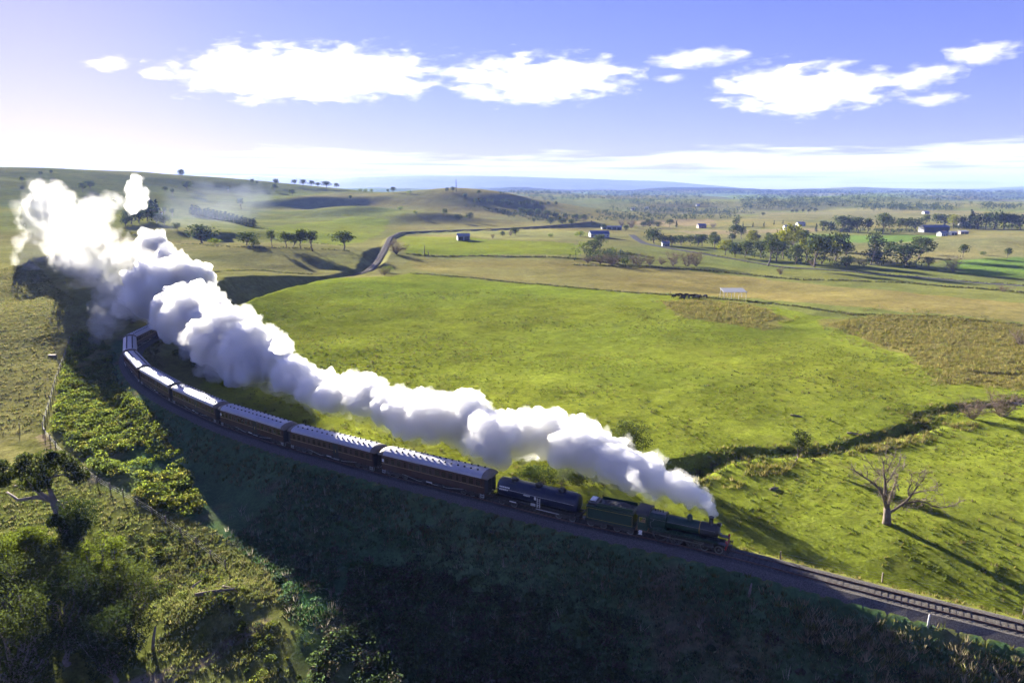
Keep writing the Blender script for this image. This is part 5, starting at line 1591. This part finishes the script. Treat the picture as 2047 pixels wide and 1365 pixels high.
def shelter():
    g = G(1465, 596); t = g[1]*CT + (CAMH-g[2])*ST; w = 46/F*t; hh = 15/F*t
    root = ob('cattle_shelter', None, None, tuple(g), -.03, None, 'open-sided cattle shelter with flat silver roof on thin posts', 'shelter')
    dp = 6.5
    m = MB(); V = [(-w/2,-dp/2,hh-.3),(w/2,-dp/2,hh-.3),(w/2,dp/2,hh+.55),(-w/2,dp/2,hh+.55)]
    V += [(a, b, c+.14) for a, b, c in V]
    m.add(V, [(0,3,2,1),(4,5,6,7),(0,1,5,4),(1,2,6,5),(2,3,7,6),(3,0,4,7)]).build('roof', M_IRON, root)
    for i in range(4):
        for j, y in enumerate((-dp/2+.2, dp/2-.2)):
            x = -w/2+.3 + (w-.6)*i/3
            MB().add(*cyl((x,y,-.3), (x,y,hh-.3+(.85 if j else .02)), .09, 6)).build('post', M_GREY, root)
shelter()
def mast():
    g = G(912, 384); t = g[1]; hh = 24/F*t; root = ob('radio_mast', None, None, tuple(g), 0, None, 'thin lattice radio mast on the crest of the middle hill', 'mast')
    b = .9
    for sx, sy in ((-1,-1),(1,-1),(0,1)):
        MB().add(*cyl((sx*b,sy*b,-.5), (sx*.25,sy*.25,hh), .16, 5)).build('leg', M_UNDER, root)
    m = MB()
    for k in range(9):
        z0, z1 = hh*k/9, hh*(k+1)/9; f0, f1 = b+(.25-b)*k/9, b+(.25-b)*(k+1)/9
        c0 = [(-f0,-f0,z0),(f0,-f0,z0),(0,f0,z0)]; c1 = [(-f1,-f1,z1),(f1,-f1,z1),(0,f1,z1)]
        for i in range(3): m.add(*cyl(c0[i], c1[(i+1) % 3], .08, 4))
    m.build('bracing', M_UNDER, root)
    MB().add(*lathe((0,-.5,hh*.82), [(.2,0),(.9,.25),(.95,.3)], 10)).build('dish', M_GREY, root)
mast()
# ------------------------------------------------------------------ steam, clouds, haze
def puff_mesh(name, balls, voxel, seed, sub=(26, .26, .52), sub2=(7, .26, .5), shape=(1, 1, 1), up=0.25, disp=None):
    """union of many balls, each grown over with smaller ones, remeshed to one closed skin"""
    rg = np.random.default_rng(seed)
    V0, F0 = ico(2); V1, F1 = ico(1)
    m = MB(); sh = np.array(shape)
    def dirs(n):
        d = rg.normal(size=(n, 3)); d[:, 2] += up
        return d / np.linalg.norm(d, axis=1)[:, None]
    def many(C, R, V_, F_):
        k, nv = len(C), len(V_)
        m.add((C[:, None] + V_[None]*(R[:, None, None]*sh)).reshape(-1, 3), (F_[None] + np.arange(k)[:, None, None]*nv).reshape(-1, 3))
    C0 = np.array([c for c, r in balls]); R0 = np.array([r for c, r in balls])
    many(C0, R0*.86, V0, F0)
    n1_ = sub[0]; d = dirs(len(C0)*n1_)
    R1 = np.repeat(R0, n1_)*rg.uniform(sub[1], sub[2], len(d))*rg.uniform(.6, 1.0, len(d))
    C1 = np.repeat(C0, n1_, 0) + d*(np.repeat(R0, n1_)*.80)[:, None]*sh
    many(C1, R1, V1, F1)
    n2_ = sub2[0]; e = dirs(len(C1)*n2_)
    R2 = np.repeat(R1, n2_)*rg.uniform(sub2[1], sub2[2], len(e))
    C2 = np.repeat(C1, n2_, 0) + (e*.7 + np.repeat(d, n2_, 0)*.4)*(np.repeat(R1, n2_)*.85)[:, None]*sh
    many(C2, R2, V1, F1)
    me = m.mesh(name+'_raw', [])
    o = bpy.data.objects.new(name+'_raw', me); col.objects.link(o)
    rm = o.modifiers.new('r', 'REMESH'); rm.mode = 'VOXEL'; rm.voxel_size = voxel
    sm = o.modifiers.new('s', 'SMOOTH'); sm.factor = .5; sm.iterations = 1
    for sc, st in (disp or ()):
        tx = bpy.data.textures.new(name, 'CLOUDS'); tx.noise_scale = sc; tx.noise_depth = 2
        dm = o.modifiers.new('d', 'DISPLACE'); dm.texture = tx; dm.strength = st; dm.mid_level = .5; dm.texture_coords = 'LOCAL'
    dg = bpy.context.evaluated_depsgraph_get()
    res = bpy.data.meshes.new_from_object(o.evaluated_get(dg))
    res.name = name
    bpy.data.objects.remove(o); bpy.data.meshes.remove(me)
    res.polygons.foreach_set('use_smooth', np.ones(len(res.polygons), bool))
    return res
def scatter_material(name, dens, colr=(.98,.98,.985), aniso=.3):
    m = bpy.data.materials.new(name); m.use_nodes = True
    nt = m.node_tree; nt.nodes.clear()
    out = nd(nt, 'ShaderNodeOutputMaterial'); v = nd(nt, 'ShaderNodeVolumeScatter')
    v.inputs['Color'].default_value = (*colr, 1); v.inputs['Density'].default_value = dens; v.inputs['Anisotropy'].default_value = aniso
    nt.links.new(v.outputs[0], out.inputs['Volume'])
    return m
PL = [(1424,1030,9,3.6),(1423,1022,11,3.8),(1418,1012,14,4),(1405,998,21,3.5),(1375,984,32,3),(1330,962,41,2.5),(1270,938,47,2),(1200,910,54,2),(1130,890,57,2),(1050,872,60,2),(970,858,62,2),
      (890,840,62,2),(810,828,54,2),(740,803,46,2),(660,788,42,2),(590,762,46,2),(520,727,66,1.5),(455,690,85,1.5),(400,640,90,1.5),(340,607,85,2),
      (280,572,85,3),(222,548,72,5),(160,500,82,8),(110,450,80,10),(88,398,46,14),(195,425,48,12)]
PL = np.array(PL, float)
PL[:, 2] *= np.where(PL[:, 0] < 330, .72, np.where(PL[:, 0] < 560, .80, .88))
balls = []
rg = np.random.default_rng(3)
for a, b in zip(PL[:-2], PL[1:-1]):
    n = max(2, int(np.hypot(*(b-a)[:2]) / (0.42*(a[2]+b[2])/2)))
    for k in range(n):
        q = a + (b-a)*k/n
        q[:2] += rg.normal(size=2)*q[2]*.16
        q[2] *= rg.uniform(.78, 1.02)
        balls.append(q)
balls += [PL[-2], PL[-1], (560,702,26,5), (565,690,20,12), (305,495,30,12), (335,530,34,8), (65,500,32,10), (42,520,18,9), (112,395,30,16), (66,545,22,8),(232,400,18,16),(160,570,20,9),(75,375,18,16)]
def ball3(q):
    px, py, r, lift = q
    D = -ray(px, py)[2]
    t = (CAMH - lift) / (D + r/F) if lift < 100 else lift
    return PT(px, py, t), r/F*t
split = 22
def steam(name, qs, vox, seed, dens, parent=None, disp=((1.4, .9), (.55, .55), (.25, .22)), colr=(.93,.93,.95), **tags):
    bs = [ball3(q) for q in qs]
    core = puff_mesh(name, [(c, r*.94) for c, r in bs], vox, seed, disp=disp)
    core.materials.append(scatter_material(name, dens, colr))
    o = ob(name, core, parent, **tags)
    fr = puff_mesh('steam_fringe', [(c, r*1.06) for c, r in bs], vox*1.3, seed+50, disp=((2.0, 2.2), (.7, 1.1), (.35, .4)))
    fr.materials.append(scatter_material(name+'_fringe', min(dens*.22, .13), colr))
    ob('steam_fringe', fr, o)
    return o
balls = [tuple(q) for q in balls]
front = [q for q in balls if q[0] > 300]
plume = steam('steam_plume', front, .36, 5, 1.25, label='long billowing white steam plume trailing from the chimney back over the train', cat='steam')
TAILT = {}
def far_t(px, py):      # the older steam has drifted away up the valley
    return 205 + (280-px)*.75*(1 if py < 470 else .62) + max(0, 520-py)*.45
back = [(q[0], q[1], q[2], far_t(q[0], q[1])) for q in balls if q[0] <= 300]
back += [(268,525,36,225),(255,500,26,240),(210,480,30,255)]
steam('steam_tail', back, .5, 6, .019, plume, disp=((3.0, 4.2), (1.1, 1.8), (.5, .6)))
tail = [(212,625,30,3),(202,652,28,2),(225,595,34,3),(192,678,14,1.5),(236,645,20,2)]
steam('steam_cloud', tail, .5, 8, .04, disp=((2.2, 2.0), (.8, .6)), label='soft drooping cloud of steam hanging left of the last carriages', cat='steam')
tail = [(268,378,17,310),(275,400,20,305),(264,415,15,300),(272,362,13,315),(284,385,13,310),(270,390,16,308)]
steam('steam_puff', tail, .5, 9, .12, disp=((2.0, 1.8),), label='small detached puff of steam floating above the far end of the plume', cat='steam')
tail = [(1290,985,10,4.5),(1305,995,9,4.2),(1275,972,14,4.5),(1330,1010,6,4.0),(1265,955,16,5)]
steam('safety_valve_steam', tail, .25, 12, .35, disp=((.8, .6),), label='small jet of steam rising from the firebox of the locomotive', cat='steam')
tail = [(360,420,40,620),(420,410,45,640),(470,405,40,660),(510,400,38,690),(400,440,36,600),(340,440,30,600),(450,430,34,620)]
steam('thin_smoke', tail, 1.4, 13, .0009, disp=((6.0, 6.0),), colr=(.6,.7,.95), label='thin bluish smoke drifting low over the left hill', cat='smoke')

CLOUDS = [
  ('large flat white cloud, widest in the upper left sky', [(370,150,30),(430,150,40),(500,140,45),(570,145,45),(640,142,48),(700,150,42),(760,135,46),(820,150,36),(420,110,18),(460,118,22),(540,125,32),(870,155,22)]),
  ('long white cloud right of the widest one, above mid picture', [(925,145,26),(975,150,36),(1030,160,42),(1090,160,40),(1150,150,42),(1205,160,32),(1240,165,16)]),
  ('bulky white cloud in the upper right sky', [(1470,185,22),(1520,180,30),(1570,170,45),(1620,175,45),(1670,180,38),(1720,185,30),(1765,178,22)]),
  ('small flat cloud between the two larger upper right clouds', [(1290,115,9),(1330,115,16),(1380,112,20),(1430,112,18),(1480,112,10)]),
  ('small white cloud nearest the sun glow at upper left', [(175,122,10),(205,118,16),(240,122,12),(270,126,7)]),
  ('tiny round cloud beside the left tip of the widest cloud', [(305,140,12),(318,141,10)]),
  ('faint tall wisp of cloud right of the bulky cloud', [(1810,150,16),(1850,150,22),(1885,145,18)]),
  ('thin flat cloud low beside the bulky upper right cloud', [(1820,192,10),(1860,195,14),(1905,198,12),(1930,199,8)]),
  ('pale ragged cloud at the top right edge', [(1905,92,10),(1945,92,18),(1985,100,20),(1990,118,14),(2030,88,14)]),
  ('tiny flat cloud below the small upper right cloud', [(1325,152,8),(1350,152,9),(1370,153,6)]),
]
def cloud_material(name, dens, lo, hi):
    """cloud water thickest in the middle of the cloud, torn by noise towards its edges"""
    m = bpy.data.materials.new(name); m.use_nodes = True
    nt = m.node_tree; nt.nodes.clear(); L = nt.links.new
    def mth(op, a_, b_=None, clamp=False):
        n = nd(nt, 'ShaderNodeMath', operation=op); n.use_clamp = clamp
        for i_, v_ in enumerate((a_, b_)):
            if v_ is None: continue
            if isinstance(v_, (int, float)): n.inputs[i_].default_value = v_
            else: L(v_, n.inputs[i_])
        return n.outputs[0]
    out = nd(nt, 'ShaderNodeOutputMaterial'); v = nd(nt, 'ShaderNodeVolumeScatter')
    v.inputs['Color'].default_value = (.93,.93,.94,1); v.inputs['Anisotropy'].default_value = .1
    tcn = nd(nt, 'ShaderNodeTexCoord')
    mp = nd(nt, 'ShaderNodeMapping'); mp.inputs['Scale'].default_value = (1/620, 1/480, 1/190)
    L(tcn.outputs['Object'], mp.inputs['Vector'])
    nz_ = nd(nt, 'ShaderNodeTexNoise'); nz_.inputs['Scale'].default_value = 1.0; nz_.inputs['Detail'].default_value = 6; nz_.inputs['Roughness'].default_value = .62
    L(mp.outputs[0], nz_.inputs['Vector'])
    # distance from the cloud's middle, in its own box
    sb = nd(nt, 'ShaderNodeVectorMath', operation='SUBTRACT'); L(tcn.outputs['Generated'], sb.inputs[0]); sb.inputs[1].default_value = (.5, .5, .46)
    sq = nd(nt, 'ShaderNodeVectorMath', operation='MULTIPLY'); L(sb.outputs[0], sq.inputs[0]); sq.inputs[1].default_value = (.80, .9, 1.0)
    ln = nd(nt, 'ShaderNodeVectorMath', operation='LENGTH'); L(sq.outputs[0], ln.inputs[0])
    fall = mth('SUBTRACT', 1.0, mth('MULTIPLY', ln.outputs['Value'], 2.0))
    x = mth('ADD', mth('MULTIPLY', fall, .42), nz_.outputs[0])
    r = nd(nt, 'ShaderNodeMapRange', interpolation_type='SMOOTHSTEP'); L(x, r.inputs[0])
    r.inputs[1].default_value = lo; r.inputs[2].default_value = hi; r.inputs[3].default_value = 0; r.inputs[4].default_value = dens
    L(r.outputs[0], v.inputs['Density']); L(v.outputs[0], out.inputs['Volume'])
    return m
CM = [cloud_material('cloud_water', .0034, .66, 1.02), cloud_material('thin_cloud_water', .0020, .66, 1.04)]
def clouds():
    T0 = 13000.0
    for i, (lab, bl_) in enumerate(CLOUDS):
        bs = [(PT(px, py, T0+random.uniform(-1, 1)*r*3), r/F*T0*1.7) for px, py, r in bl_]
        c = sum(b_[0] for b_ in bs)/len(bs)
        me = puff_mesh('cloud', [(p-c, r) for p, r in bs], 45, 20+i, sub=(10, .4, .6), sub2=(1, .3, .4), shape=(1.95, 1.5, .9), up=0)
        me.materials.append(CM[1] if i in (3, 4, 5, 6, 7, 8, 9) else CM[0])
        o = ob('cloud', me, None, tuple(c), label=lab, cat='cloud', group='clouds in the sky')
        o.rotation_euler = (0, 0, 0)
clouds()
def haze_box():
    m = MB(); m.add(*box((0, 8000, 70), (36000, 18600, 540)))
    mat = bpy.data.materials.new('haze'); mat.use_nodes = True
    nt = mat.node_tree; nt.nodes.clear()
    out = nd(nt, 'ShaderNodeOutputMaterial'); v = nd(nt, 'ShaderNodeVolumePrincipled')
    v.inputs['Color'].default_value = (.22,.32,.78,1)
    v.inputs['Density'].default_value = 7.5e-5
    v.inputs['Anisotropy'].default_value = 0.0
    v.inputs['Density Attribute'].default_value = ''
    nt.links.new(v.outputs[0], out.inputs['Volume'])
    m.build('haze', mat, kind='stuff')
haze_box()
